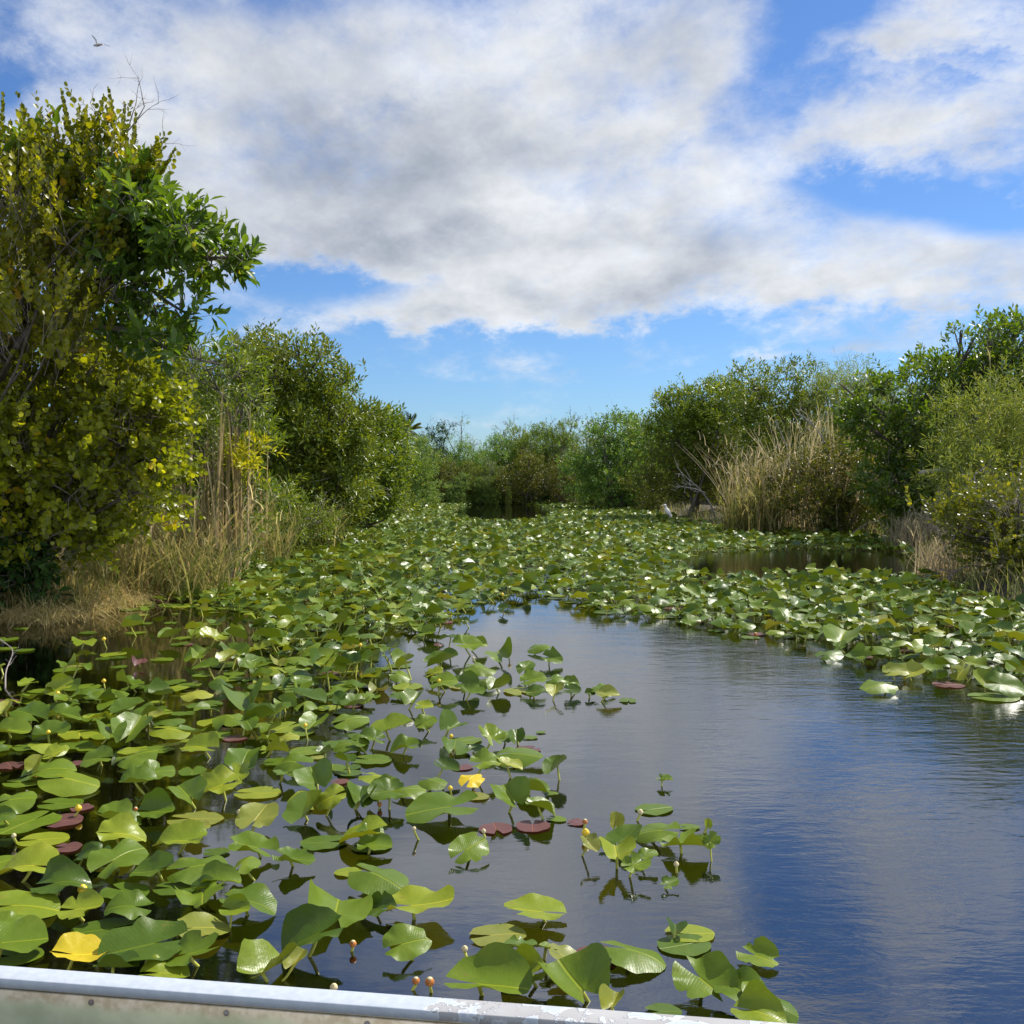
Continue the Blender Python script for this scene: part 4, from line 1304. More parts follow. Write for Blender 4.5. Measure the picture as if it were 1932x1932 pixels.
# crop, x, y, w, h, tip direction in the print (0 right, 90 away), colour, shape (f flat, r raised, v folded, c humped, t torn), label
HAND = [
    (5, 60, 1545, 290, 125, 20, 'g', 'r', 'large glossy green lily pad touching the boat rim at its end beside the yellow leaf'),
    (5, 80, 1612, 215, 70, 0, 'g', 'f', 'flat green lily pad tucked under the large glossy one against the boat rim'),
    (5, 45, 1455, 140, 70, 10, 'g', 'r', None), (5, 110, 1378, 310, 115, 10, 'l', 'r', 'wide tilted light green lily pad two rows up from the boat rim'),
    (5, 478, 1488, 268, 158, 200, 'd', 'f', 'two-lobed dull green floating lily pad above the yellow leaf, notch facing the boat'),
    (5, 668, 1562, 350, 185, 205, 'd', 'r', 'longest dark green lily pad lying slantwise between the yellow leaf and open black water'),
    (5, 922, 1592, 245, 115, 0, 'g', 't', 'lobed shiny green lily pad right of the longest dark green one'),
    (5, 385, 1605, 220, 95, 10, 'Y', 'v', 'bright yellow folded lily leaf decaying beside the boat rim'),
    (5, 950, 1492, 260, 100, 20, 'o', 'r', 'olive tinted lily pad with a brown edge above the lobed shiny one'),
    (5, 1110, 1392, 125, 75, 350, 'l', 'v', None), (5, 605, 1372, 195, 100, 190, 'g', 'r', None),
    (5, 385, 1388, 185, 95, 0, 'l', 't', 'yellowish crumpled lily pad under the fat yellow flower'),
    (5, 1590, 1378, 285, 195, 95, 'g', 'r', 'large shield shaped green lily pad standing upright on a bright yellow stalk'),
    (5, 1460, 1522, 300, 145, 190, 'd', 'r', 'shaded bluish green lily pad behind the upright stalk of the shield shaped one'),
    (5, 1265, 1668, 210, 145, 60, 'l', 'v', 'folded yellow green lily pad rising by the middle of the boat rim'),
    (5, 1400, 1632, 95, 90, 60, 'y', 'v', None),
    (5, 1790, 1232, 285, 150, 330, 'g', 'c', 'large humped glossy lily pad with clear ribs at the edge of the open water'),
    (5, 1640, 1215, 130, 80, 180, 'l', 'f', None), (5, 1775, 1388, 170, 85, 170, 'd', 'r', None),
    (5, 1925, 1545, 215, 160, 20, 'g', 'r', 'broad bright green lily pad on a curved stalk at the rim of the open water'),
    (5, 1180, 1350, 265, 80, 350, 'g', 'r', None), (5, 1185, 1095, 230, 105, 170, 'g', 'r', 'smooth green lily pad raised on a dark stalk alone over grey water'),
    (5, 1390, 1150, 185, 85, 350, 'g', 't', None), (5, 1520, 1075, 220, 80, 190, 'g', 'f', None),
    (5, 1700, 1032, 240, 110, 170, 'l', 'r', None), (5, 1755, 1092, 190, 65, 0, 'g', 'f', None),
    (5, 1455, 925, 170, 120, 60, 'g', 'v', 'folded lily pad with one upright glossy half on a yellow stalk'),
    (5, 1220, 950, 175, 120, 80, 'o', 'r', 'lily pad tipped up to show its brown shaded underside'),
    (5, 940, 1183, 265, 135, 20, 'g', 'c', 'glossy lily pad with a white sheen and scalloped edge in the left bed'),
    (5, 720, 1210, 195, 95, 170, 'g', 'r', None), (5, 570, 1138, 225, 150, 60, 'g', 'r', 'tall tilted lily pad above a bright green stalk in the left bed'),
    (5, 845, 1065, 240, 95, 180, 'l', 'r', None), (5, 575, 1032, 215, 95, 10, 'l', 'r', None), (5, 560, 965, 205, 80, 0, 'g', 'r', None),
    (5, 120, 1182, 265, 105, 175, 'l', 'r', None), (5, 295, 1258, 230, 105, 10, 'd', 'r', None),
    (5, 125, 985, 228, 85, 250, 'g', 'f', 'flat green lily pad with its notch turned away beside the dark red pad'),
    (5, 308, 972, 195, 62, 0, 'p', 'f', 'dark red floating lily pad beside the round yellow bud'),
    (5, 215, 1060, 215, 65, 10, 'o', 'f', None), (5, 330, 1098, 135, 50, 0, 'p', 'f', None), (5, 240, 1160, 90, 55, 0, 'p', 'f', None),
    (5, 75, 868, 180, 90, 15, 'g', 'c', None), (5, 290, 892, 190, 50, 0, 'g', 'f', None), (5, 230, 727, 225, 90, 20, 'g', 'r', None),
    (5, 345, 778, 265, 110, 5, 'l', 'c', None), (5, 120, 792, 175, 50, 0, 'g', 'f', None), (5, 645, 660, 185, 90, 20, 'g', 'c', None),
    (5, 450, 680, 155, 85, 170, 'g', 'r', None), (5, 655, 780, 165, 85, 10, 'g', 'r', None), (5, 740, 740, 170, 80, 30, 'g', 'r', None),
    (5, 1020, 815, 222, 105, 200, 'l', 'r', None), (5, 1225, 842, 220, 82, 0, 'o', 'f', 'dull olive lily pad floating flat and partly under water'), (5, 880, 845, 160, 105, 130, 'g', 'v', None),
    (5, 735, 930, 180, 85, 0, 'g', 'r', None), (5, 930, 965, 245, 90, 0, 'o', 'f', 'wide dull brownish green lily pad floating flat'), (5, 1155, 678, 155, 130, 90, 'g', 'r', None),
    (5, 1370, 692, 195, 105, 160, 'g', 'c', None), (5, 1490, 782, 155, 140, 110, 'g', 'v', None), (5, 1555, 862, 145, 105, 200, 'l', 'r', None),
    (5, 1690, 855, 135, 115, 100, 'd', 'r', None), (5, 1820, 832, 175, 110, 350, 'g', 'r', None), (5, 1655, 490, 175, 85, 30, 'g', 'c', 'lily pad with a glaring white sheen standing alone near open water'),
    (5, 1650, 607, 175, 62, 180, 'g', 'c', None), (5, 940, 622, 175, 90, 170, 'l', 'r', None), (5, 622, 550, 145, 112, 90, 'g', 'v', None), (5, 520, 545, 135, 85, 120, 'g', 'r', None),
    (5, 810, 540, 185, 65, 0, 'l', 'c', None), (5, 610, 440, 145, 75, 40, 'g', 'r', None), (5, 1180, 420, 155, 110, 100, 'g', 'v', None), (5, 1430, 290, 145, 60, 10, 'g', 'c', None),
    (5, 1190, 220, 115, 70, 60, 'g', 'r', None), (5, 1450, 160, 125, 62, 20, 'g', 'c', None), (5, 660, 225, 80, 45, 90, 'p', 'r', 'reddish brown upturned lily pad in the sparse left water'),
    (5, 1610, 788, 95, 35, 0, 'p', 'f', None), (5, 380, 700, 90, 45, 0, 'p', 'f', None), (5, 395, 910, 110, 60, 0, 'p', 'f', None), (5, 310, 470, 150, 70, 0, 'g', 'r', None),
    (5, 130, 465, 170, 80, 160, 'g', 'r', None), (5, 60, 545, 150, 80, 0, 'l', 'r', None), (5, 250, 560, 160, 70, 20, 'g', 'r', None), (5, 20, 945, 90, 60, 0, 'g', 'r', None),
    (5, 145, 625, 150, 45, 0, 'g', 'f', None), (5, 270, 650, 110, 60, 30, 'l', 't', None), (5, 730, 475, 70, 45, 30, 'y', 'v', None), (5, 930, 370, 150, 45, 10, 'y', 'c', None),
    (5, 1360, 570, 110, 40, 0, 'y', 'c', None), (5, 1500, 675, 80, 35, 0, 'y', 'f', None), (5, 930, 1010, 120, 45, 10, 'y', 't', 'torn yellow scrap of lily leaf on the dull brownish floating one'),
    (5, 170, 705, 60, 90, 80, 'y', 'v', None), (5, 1310, 450, 90, 55, 0, 'l', 't', None), (5, 30, 440, 60, 70, 90, 'y', 'v', None), (5, 975, 65, 40, 60, 80, 'y', 'v', None),
    (5, 410, 1130, 110, 50, 0, 'd', 'r', None), (5, 430, 1140, 160, 70, 180, 'd', 'r', None), (5, 830, 1290, 190, 60, 0, 'd', 'f', None), (5, 955, 1280, 110, 70, 0, 'd', 'r', None),
    (5, 1040, 1255, 180, 60, 10, 'g', 'r', None), (5, 560, 1655, 190, 70, 0, 'd', 'r', None), (5, 780, 1690, 210, 80, 10, 'l', 'r', 'pale green lily pad half hidden behind the boat rim'),
    # the middle: from the edge of the bed to the pool
    (6, 440, 1320, 410, 145, 190, 'g', 'r', 'very wide green lily pad with turned-down brown rim at the edge of the bed'),
    (6, 340, 1842, 335, 125, 350, 'l', 'v', 'pale upcurled lily pad with yellow crinkled edge at the open water'),
    (6, 740, 1424, 200, 88, 100, 'p', 'f', 'purple floating lily pad with a notched rim, touching the rounder purple one'),
    (6, 940, 1420, 208, 98, 270, 'p', 'f', 'round purple floating lily pad, right one of the touching pair'),
    (6, 1185, 1395, 115, 36, 0, 'p', 'f', 'small purple floating lily pad under the red tipped bud'),
    (6, 605, 1530, 205, 172, 45, 'g', 't', 'bright green lily pad with a torn edge standing alone left of the purple pair'),
    (6, 825, 1262, 175, 155, 110, 'g', 'v', 'lily pad folded into two upright glossy wings behind the purple pair'),
    (6, 945, 1222, 190, 60, 0, 'g', 'r', None), (6, 1040, 1240, 80, 30, 0, 'g', 'f', None), (6, 990, 1312, 180, 62, 0, 'g', 'r', None), (6, 1070, 1377, 105, 52, 330, 'g', 'f', None),
    (6, 638, 1257, 155, 48, 0, 'o', 'f', None), (6, 612, 1155, 132, 90, 60, 'Y', 'c', 'domed lemon yellow lily leaf at the edge of the bed'),
    (6, 145, 1230, 195, 115, 200, 'g', 'r', None), (6, 275, 1215, 195, 75, 10, 'g', 'c', None), (6, 110, 1150, 205, 60, 350, 'l', 'c', None), (6, 405, 1170, 165, 72, 340, 'g', 'c', None),
    (6, 690, 1070, 165, 105, 20, 'g', 'r', None), (6, 865, 1025, 275, 115, 340, 'g', 'c', 'long humped lily pad at the tip of the middle clump beside open water'),
    (6, 475, 1102, 145, 60, 340, 'd', 'r', None), (6, 710, 930, 140, 110, 120, 'l', 't', None), (6, 790, 930, 120, 85, 60, 'g', 'r', None), (6, 855, 940, 80, 85, 90, 'd', 'v', None),
    (6, 925, 938, 95, 40, 0, 'g', 'f', None), (6, 985, 910, 60, 20, 0, 'g', 'f', None), (6, 520, 985, 155, 90, 90, 'g', 'r', None), (6, 240, 988, 165, 80, 180, 'g', 'r', None),
    (6, 365, 855, 125, 82, 20, 'g', 'r', None), (6, 500, 885, 135, 95, 60, 'g', 'v', None), (6, 180, 892, 235, 85, 20, 'l', 'r', None), (6, 300, 735, 110, 95, 70, 'g', 'v', None),
    (6, 355, 768, 100, 50, 0, 'l', 'r', None), (6, 585, 650, 155, 80, 350, 'g', 'r', None), (6, 700, 630, 145, 72, 10, 'g', 'c', None), (6, 620, 695, 140, 40, 0, 'g', 'r', None),
    (6, 945, 625, 150, 75, 10, 'g', 'r', None), (6, 960, 690, 115, 60, 0, 'd', 'r', None), (6, 1070, 622, 130, 62, 0, 'g', 'c', None), (6, 1150, 640, 90, 55, 0, 'g', 'r', None), (6, 1155, 680, 95, 60, 0, 'd', 'r', None),
    (6, 1330, 675, 132, 82, 60, 'g', 'c', 'lone lily pad with a folded brown neighbour at the far tip of the upper clump'), (6, 1350, 712, 130, 40, 0, 'y', 'v', 'folded yellow brown leaf under the lone pad at the far tip of the upper clump'),
    (6, 660, 560, 185, 82, 350, 'g', 'c', None), (6, 770, 495, 150, 82, 100, 'g', 'v', None), (6, 970, 450, 135, 52, 0, 'g', 'c', None), (6, 905, 560, 100, 95, 60, 'g', 'r', None),
    (6, 1045, 512, 125, 62, 340, 'g', 'r', None), (6, 450, 525, 195, 82, 10, 'g', 'r', None), (6, 590, 440, 165, 80, 10, 'g', 'r', None), (6, 655, 432, 90, 50, 0, 'l', 'r', None),
    (6, 430, 433, 56, 26, 90, 'p', 'c', 'small purple tent shaped lily leaf alone in the upper pool'), (6, 370, 372, 95, 60, 0, 'g', 'v', None), (6, 580, 306, 45, 34, 0, 'd', 'r', None), (6, 780, 240, 60, 55, 40, 'd', 'r', None),
    (6, 1062, 685, 90, 70, 80, 'y', 'v', None), (6, 460, 635, 160, 80, 0, 'g', 'r', None), (6, 230, 600, 130, 60, 0, 'g', 'c', None), (6, 410, 590, 100, 60, 0, 'l', 't', None),
    (6, 70, 1440, 150, 95, 20, 'g', 'c', None), (6, 90, 1522, 190, 65, 0, 'g', 'r', None), (6, 20, 1260, 130, 100, 90, 'g', 'v', None), (6, 10, 960, 110, 60, 0, 'g', 'r', None),
    (6, 70, 940, 150, 70, 180, 'g', 'r', None), (6, 1250, 700, 60, 30, 0, 'd', 'r', None), (6, 820, 1085, 150, 50, 0, 'y', 'r', None), (6, 640, 1000, 90, 50, 50, 'd', 'r', None),
    # the small clump in the pool
    (6, 1600, 1325, 205, 58, 20, 'g', 'f', 'long flat green lily pad floating behind the small pool clump'), (6, 1600, 1442, 255, 112, 160, 'g', 'c', 'largest humped lily pad of the small clump in the pool'),
    (6, 1430, 1490, 240, 112, 30, 'g', 'r', 'glossy raised lily pad at the left of the small clump in the pool'), (6, 1390, 1565, 160, 112, 90, 'l', 'v', 'pale folded lily pad at the front of the small clump in the pool'),
    (6, 1500, 1625, 155, 92, 10, 'g', 't', 'torn flat lily pad nearest the boat in the small pool clump'), (6, 1560, 1572, 125, 52, 0, 'g', 'r', None), (6, 1770, 1512, 245, 84, 350, 'l', 't', 'ragged light green lily pad floating at the right of the small pool clump'),
    (6, 1785, 1420, 112, 42, 0, 'g', 'f', None), (6, 1390, 1388, 70, 110, 80, 'y', 'v', 'yellow green curled lily leaf standing upright in the small pool clump'), (6, 1882, 1405, 40, 75, 95, 'l', 'v', None),
    (6, 1905, 1490, 95, 90, 30, 'g', 't', 'ragged green lily pad at the right tip of the small pool clump'), (6, 1650, 1166, 88, 44, 0, 'g', 't', 'tiny curled green leaf drifting alone in the open pool'),
    (6, 1680, 1725, 98, 62, 30, 'g', 't', 'small torn green leaf drifting alone below the small pool clump'), (6, 1250, 1515, 95, 90, 300, 'o', 'v', 'dark folded lily leaf under the big yellow flower'),
    (6, 940, 1872, 335, 112, 170, 'l', 't', 'torn light green lily pad with a raised flap in front of the purple pair'),
    # by the rim, right
    (8, 420, 787, 262, 92, 10, 'o', 'f', 'dull olive lily pad floating beneath the torn raised one'), (8, 530, 835, 150, 55, 0, 'g', 't', None), (8, 655, 845, 85, 32, 0, 'g', 't', None),
    (8, 1070, 875, 325, 115, 345, 'g', 'c', 'large clean green lily pad bowed over the black water near the boat'), (8, 890, 890, 235, 135, 350, 'p', 'f', 'half sunken purple brown lily pad beside the large bowed green one'),
    (8, 1325, 780, 225, 80, 0, 'l', 'f', None), (8, 1292, 835, 245, 92, 200, 'g', 'f', 'flat notched lily pad floating alone right of the large bowed one'), (8, 1255, 760, 80, 60, 80, 'd', 'v', None),
    (8, 1655, 890, 175, 100, 320, 'l', 't', 'ragged eaten scrap of lily leaf drifting far out on the blue water'),
    (8, 380, 1022, 365, 140, 345, 'g', 'v', 'big lily pad folded like a boat against the middle of the rim'), (8, 535, 978, 225, 125, 170, 'l', 'r', None),
    (8, 790, 1020, 290, 235, 110, 'g', 'v', 'big lily pad folded upright like an open book beside the rim'), (8, 960, 1112, 100, 85, 60, 'y', 'v', None), (8, 740, 890, 195, 42, 0, 'o', 'r', None),
    (8, 1400, 1015, 255, 225, 300, 'g', 't', 'arrow shaped ragged lily leaf lifted on a long slanting stalk near the rim'), (8, 1555, 1045, 185, 150, 130, 'g', 'v', None), (8, 1630, 1050, 110, 120, 80, 'l', 'r', None),
    (8, 1650, 1150, 225, 120, 330, 'l', 'r', 'light green lily pad at the right end of the cluster by the rim'), (8, 1745, 1130, 190, 125, 350, 'g', 'c', 'shiny lily pad with a white glint, outermost of the cluster by the rim'), (8, 1200, 1148, 165, 42, 0, 'g', 'f', None),
    # right side
    (7, 1150, 652, 195, 84, 200, 'g', 'c', 'single glossy lily pad with ribs, lying apart below the right bed'), (7, 1535, 655, 175, 36, 0, 'p', 'f', 'lilac floating lily pad in the dark reflection on the right'),
    (7, 1715, 628, 95, 110, 110, 'l', 'v', 'yellow green upturned lily pad by the lilac one'), (7, 1835, 655, 190, 115, 330, 'g', 'r', None), (7, 1780, 722, 245, 76, 350, 'g', 'f', 'flat notched lily pad floating nearest in the dark reflection on the right'),
    (7, 890, 482, 155, 62, 20, 'g', 'c', None), (7, 950, 402, 165, 112, 60, 'l', 'v', None), (7, 770, 332, 132, 52, 0, 'g', 'c', None), (7, 425, 332, 122, 58, 0, 'g', 'c', None), (7, 140, 310, 120, 50, 0, 'g', 'r', None),
    (7, 1240, 585, 120, 60, 0, 'o', 'v', None), (7, 1330, 590, 130, 70, 0, 'y', 'v', 'brown and yellow crumpled lily leaf beside the single glossy pad'), (7, 1120, 465, 100, 22, 0, 'p', 'f', None), (7, 1080, 505, 110, 24, 0, 'p', 'f', None),
    (7, 500, 382, 110, 26, 0, 'p', 'f', None), (7, 1200, 480, 80, 70, 100, 'g', 'v', None), (7, 1520, 510, 170, 70, 350, 'g', 'c', None), (7, 1400, 545, 110, 26, 0, 'p', 'f', None),
    (7, 970, 270, 100, 90, 100, 'g', 'v', None), (7, 960, 205, 100, 80, 90, 'l', 'r', None), (7, 1400, 330, 130, 60, 0, 'g', 'r', None), (7, 1860, 550, 160, 80, 340, 'g', 'r', None), (7, 1890, 595, 120, 50, 0, 'g', 'f', None),
]


def solve_pad(vx, vy, w, h, shape, rg, dr=0):
    ca, sa = math.cos(R(dr)), math.sin(R(dr))
    ex, ey = math.hypot(ca, .77 * sa), math.hypot(sa, .77 * ca)
    """size, tilt and place of a pad whose outline in the print is w x h around (vx, vy)"""
    z = 0.006 if shape == 'f' else 0.06
    for _ in range(3):
        c = ground(vx, vy, z)
        dist = np.linalg.norm(c - [0, 0, CAM_H])
        el = math.asin((CAM_H - z) / dist)
        mpp = dist / FOC
        Wm, Hm = w * mpp, h * mpp
        L = float(np.clip(Wm / ex / {'v': 0.90, 'r': 0.98, 'c': 1.0, 't': 0.95}.get(shape, 1.0), 0.05, 0.46))
        if shape == 'f':
            return c, L, 0.0
        tau = math.asin(min(1.0, Hm / (ey * L * 1.08))) - el
        tau = float(np.clip(tau, -0.06, 0.95))
        z = 0.012 + 0.36 * L * abs(math.sin(tau)) + rg.uniform(0.0, 0.045)
        if shape == 'c':
            z = 0.012 + 0.38 * L * abs(math.sin(tau)) + 0.02
    return c, L, tau


PADS = []      # dict(c, L, M(3x3), shape, rnd, label)
rgp = np.random.default_rng(99)
for (cr_, x, y, w, h, dr, col, shp, lab) in HAND:
    vx, vy = conv(cr_, x, y)
    s = SCL[cr_]
    c, L, tau = solve_pad(vx, vy, w * s, h * s, shp, rgp, dr)
    if col == 'p':
        L = L * ((math.hypot(math.cos(R(dr)), .77 * math.sin(R(dr)))) * 1.0)
    Mx = rot3('y', rgp.normal(0, 0.17) if shp != 'f' else 0) @ rot3('x', tau) @ rot3('z', R(dr))
    PADS.append(dict(c=c, L=L, M=Mx, shape=shp, rnd=rgp.uniform(*COLS[col]), col=col, label=lab, hand=True, v=(vx, vy)))


def in_poly(P, poly):
    poly = np.asarray(poly, float)
    ins = np.zeros(len(P), bool)
    for a, b in zip(poly, np.roll(poly, -1, axis=0)):
        c = (a[1] > P[:, 1]) != (b[1] > P[:, 1])
        xi = a[0] + (P[:, 1] - a[1]) / ((b[1] - a[1]) if abs(b[1] - a[1]) > 1e-9 else 1e-9) * (b[0] - a[0])
        ins ^= c & (P[:, 0] < xi)
    return ins


POOL = [(850, 1172), (905, 1140), (1010, 1126), (1060, 1132), (1130, 1158), (1250, 1170), (1330, 1192), (1420, 1205), (1530, 1216), (1570, 1240), (1660, 1262), (1720, 1285), (1860, 1300), (1960, 1320), (2300, 1330), (2300, 2300), (500, 2300),
        (500, 1900), (510, 1760), (560, 1660), (650, 1590), (740, 1550), (775, 1490), (700, 1452), (690, 1400), (745, 1360), (690, 1345), (700, 1320), (760, 1322), (780, 1290), (740, 1240), (700, 1214), (760, 1195), (820, 1190)]
CHANNEL = [(1285, 1068), (1310, 1045), (1420, 1038), (1560, 1040), (1690, 1042), (1770, 1085), (1700, 1094), (1560, 1090), (1420, 1092), (1310, 1090)]
LEFTW = [(-80, 1160), (60, 1175), (270, 1140), (330, 1165), (300, 1215), (200, 1235), (125, 1262), (110, 1300), (-80, 1312)]
LEFTMID = [(270, 1140), (480, 1160), (480, 1240), (300, 1290), (120, 1300), (110, 1262), (300, 1215)]

# candidates on a jittered grid, denser where the bed is thick
cells = []
for (y0, y1, st) in ((2.6, 14, 0.138), (14, 30, 0.158), (30, 60, 0.20)):
    gx, gy = np.meshgrid(np.arange(-16, 16, st), np.arange(y0, y1, st))
    q = np.stack([gx.ravel(), gy.ravel()], 1) + rgp.uniform(-.5, .5, (gx.size, 2)) * st
    cells.append(q)
Q = np.concatenate(cells)
V = to_print(np.column_stack([Q, np.zeros(len(Q))]))
sd = shore_distance(Q)
keep = (sd < -0.12) & (V[:, 0] > -160) & (V[:, 0] < 2100) & (V[:, 1] < 1990)
prob = np.full(len(Q), 0.92)
inp = in_poly(V, POOL)
hc = np.array([p['c'][:2] for p in PADS])
close = np.zeros(len(Q))
for c_ in hc:
    close += np.linalg.norm(Q - c_, axis=1) < 0.30
prob[inp] = np.where((close[inp] >= 3) & (V[inp][:, 1] < 1480), 0.40, 0.0)
prob[in_poly(V, CHANNEL)] = 0.0
prob[in_poly(V, LEFTMID)] = 0.24
prob[in_poly(V, LEFTW)] = 0.07
e = ((V[:, 0] - 948) / 96) ** 2 + ((V[:, 1] - 967) / 17) ** 2
prob[e < 1] = 0.0
prob[(V[:, 1] < 952.5) & (V[:, 0] < 905)] = 0.0
prob[(V[:, 1] < 945)] = 0.0
prob[(V[:, 0] > 905) & (V[:, 0] < 1060) & (V[:, 1] < 951)] *= 0.5
prob[(V[:, 1] > 1300) & (V[:, 1] <= 1460)] *= 0.68
prob[(V[:, 1] > 1460)] *= 0.40
nz = np.sin(Q[:, 0] * 2.1 + 1.3 * np.sin(Q[:, 1] * 0.9)) * np.sin(Q[:, 1] * 1.7 + Q[:, 0])
prob *= np.clip(0.86 + 0.5 * nz, 0.2, 1)
keep &= rgp.random(len(Q)) < prob
Q, V = Q[keep], V[keep]
hc = np.array([p['c'][:2] for p in PADS])
hL = np.array([p['L'] for p in PADS])
for q, v in zip(Q, V):
    dd = np.linalg.norm(hc - q, axis=1)
    if (dd < hL * 0.52 + 0.03).any():
        continue
    near = v[1] > 1290
    L = float(np.clip(rgp.normal(0.200, 0.045), 0.10, 0.31)) * (0.92 if v[1] > 1400 else 1.0)
    u = rgp.random()
    sparse = v[1] < 1300 and v[0] < 480 and v[1] > 1140
    if near and (dd < hL * 0.5 + 0.22).any() and u < 0.65:
        shp = 'f'
    elif sparse:
        shp = 'f' if u < 0.62 else ('r' if u < 0.85 else 'v')
    else:
        shp = 'f' if u < 0.18 else 'r' if u < 0.50 else 'c' if u < 0.72 else 'v' if u < 0.88 else 't'
    tau = 0.0 if shp == 'f' else float(rgp.normal(0.03, 0.17) + (0.35 * rgp.random() if rgp.random() < 0.15 else 0))
    roll = 0.0 if shp == 'f' else float(rgp.normal(0, 0.19))
    z = 0.006 + rgp.random() * 0.004
    if shp != 'f':
        z = 0.02 + 0.42 * L * (abs(math.sin(tau)) + 0.5 * abs(math.sin(roll))) + rgp.random() ** 1.5 * (0.05 if v[1] < 1010 else 0.12 if v[1] < 1300 else 0.05)
    u2 = rgp.random()
    col = 'g' if u2 < 0.60 else 'd' if u2 < 0.76 else 'l' if u2 < 0.925 else 'o' if u2 < 0.945 else 'y' if u2 < 0.953 else 'p' if u2 < 0.985 else 'd'
    if col == 'p':
        shp, tau, roll, z = 'f', 0.0, 0.0, 0.006
    Mx = rot3('y', roll) @ rot3('x', tau) @ rot3('z', rgp.uniform(0, 6.283))
    PADS.append(dict(c=np.array([q[0], q[1], z]), L=L, M=Mx, shape=shp, rnd=rgp.uniform(*COLS[col]), col=col, label=None, hand=False, v=tuple(to_print(np.array([[q[0], q[1], z]]))[0])))

SHAPE_ARGS = {
    'f': lambda g: dict(fold=g.uniform(0, .02), cup=0.0, wave=g.uniform(.004, .014), tear=int(g.choice([0, 0, 1])), nib=.5),
    'r': lambda g: dict(fold=g.uniform(.12, .50), cup=g.uniform(-.25, .2), wave=g.uniform(.025, .055), tip=g.uniform(-.2, .6), curl=g.choice([0, g.uniform(.3, .9)]), tear=int(g.choice([0, 0, 1, 2])), nib=.5),
    'c': lambda g: dict(fold=g.uniform(-.35, -.08), cup=g.uniform(-.5, -.15), wave=g.uniform(.022, .048), tip=g.uniform(0, .4), tear=int(g.choice([0, 0, 1])), nib=.5),
    'v': lambda g: dict(fold=g.uniform(.5, 1.15), cup=g.uniform(-.1, .3), wave=g.uniform(.02, .045), tip=g.uniform(-.2, .3), curl=g.choice([0, g.uniform(.3, .8)])),
    't': lambda g: dict(fold=g.uniform(.05, .4), cup=g.uniform(-.1, .2), wave=g.uniform(.02, .05), tip=g.uniform(-.2, .3), tear=int(g.integers(3, 6)), curl=g.uniform(0, .8)),
}


def pad_world(p, g, nr, nt_):
    ar = SHAPE_ARGS[p['shape']](g)
    if p['col'] == 'p':
        ar['rnd_'] = True
    if p['hand'] and p['shape'] == 'v' and abs(p['M'][0, 0]) > 0.65:
        ar['fold'] = g.uniform(.22, .40)
    v, f, uv = pad_geo(g, nr, nt_, **ar)
    v = (v - [0.12, 0, 0]) * p['L']
    w = v @ p['M'].T + p['c']
    # nothing dips under the surface except by a hair
    low = w[:, 2].min()
    if low < 0.003:
        w[:, 2] = np.where(w[:, 2] < 0.05, 0.003 + (w[:, 2] - low) * (0.047 / max(0.05 - low, 1e-3)), w[:, 2])
    return w, f, uv


def stalk_pts(top, g, n=9):
    a = g.uniform(0, 6.283)
    rr = g.uniform(0.08, 0.34)
    foot = np.array([top[0] + math.cos(a) * rr, top[1] + math.sin(a) * rr * 0.8, -0.42])
    mid = top * 0.45 + foot * 0.55 + np.array([math.cos(a) * 0.05, math.sin(a) * 0.05, 0.02])
    return curve_pts([top, top * .8 + mid * .2 - [0, 0, .01], mid, foot], n)


size = np.array([p['L'] / max(np.linalg.norm(p['c'] - [0, 0, CAM_H]), 1) * (2.2 if p['hand'] and p['label'] else 1.25 if p['hand'] else 1.0) for p in PADS])
vv = np.array([p['v'] for p in PADS])
size[(vv[:, 0] < -20) | (vv[:, 0] > 1950) | (vv[:, 1] > 1925)] = 0
order = np.argsort(-size)
N_THINGS = 300
CN = {'g': 'mid green', 'd': 'dark green', 'l': 'yellowish green', 'o': 'dull olive', 'y': 'yellowed', 'Y': 'bright yellow', 'p': 'purplish brown'}
SN = {'f': 'flat floating lily pad', 'r': 'tilted lily pad', 'c': 'humped lily pad', 'v': 'folded lily pad', 't': 'torn lily pad'}


def zone(v):
    x, y = v
    if y > 1640:
        return 'close to the boat rim' if x < 520 else 'between rim and pool clump'
    if y > 1450:
        if x > 1030:
            return 'in the small pool clump'
        return 'near the dark red pad' if x < 300 else 'a boat width from the rim' if x < 620 else 'at the bed edge near the purple pair'
    if y > 1330:
        return 'at the frame side, midway out' if x < 300 else 'in the left bed midway out' if x < 640 else 'in the middle clump' if x < 1100 else 'in the dark right reflection'
    if x > 1200:
        return 'at the front of the right bed'
    if x > 640:
        return 'in the upper pool clump'
    return 'before the straw bank'


for rank, k in enumerate(order[:N_THINGS]):
    p = PADS[k]
    g = np.random.default_rng(1000 + int(k))
    lab = p['label']
    grp = 'yellow pond lily pads'
    if not lab:
        lab = f"{CN[p['col']]} {SN[p['shape']]} {zone(p['v'])}"
        grp = lab + ', all alike'
    w, f, uv = pad_world(p, g, 7, 34)
    t = thing('lily_pad', lab, 'lily pad', p['c'], 0, grp)
    a = Acc()
    a.add(w - p['c'], f, p['rnd'], uv)
    a.obj('leaf_blade', M['pad'], t, smooth=True)
    top = w[0] - [0, 0, 0.004]
    s = Acc()
    r0 = 0.0072 * (p['L'] / 0.28) ** 0.5
    sp = stalk_pts(top, g) - p['c']
    tube(s, sp, np.linspace(r0, r0 * 0.9, len(sp)), 6)
    s.obj('stalk', M['stalk'], t, smooth=True)

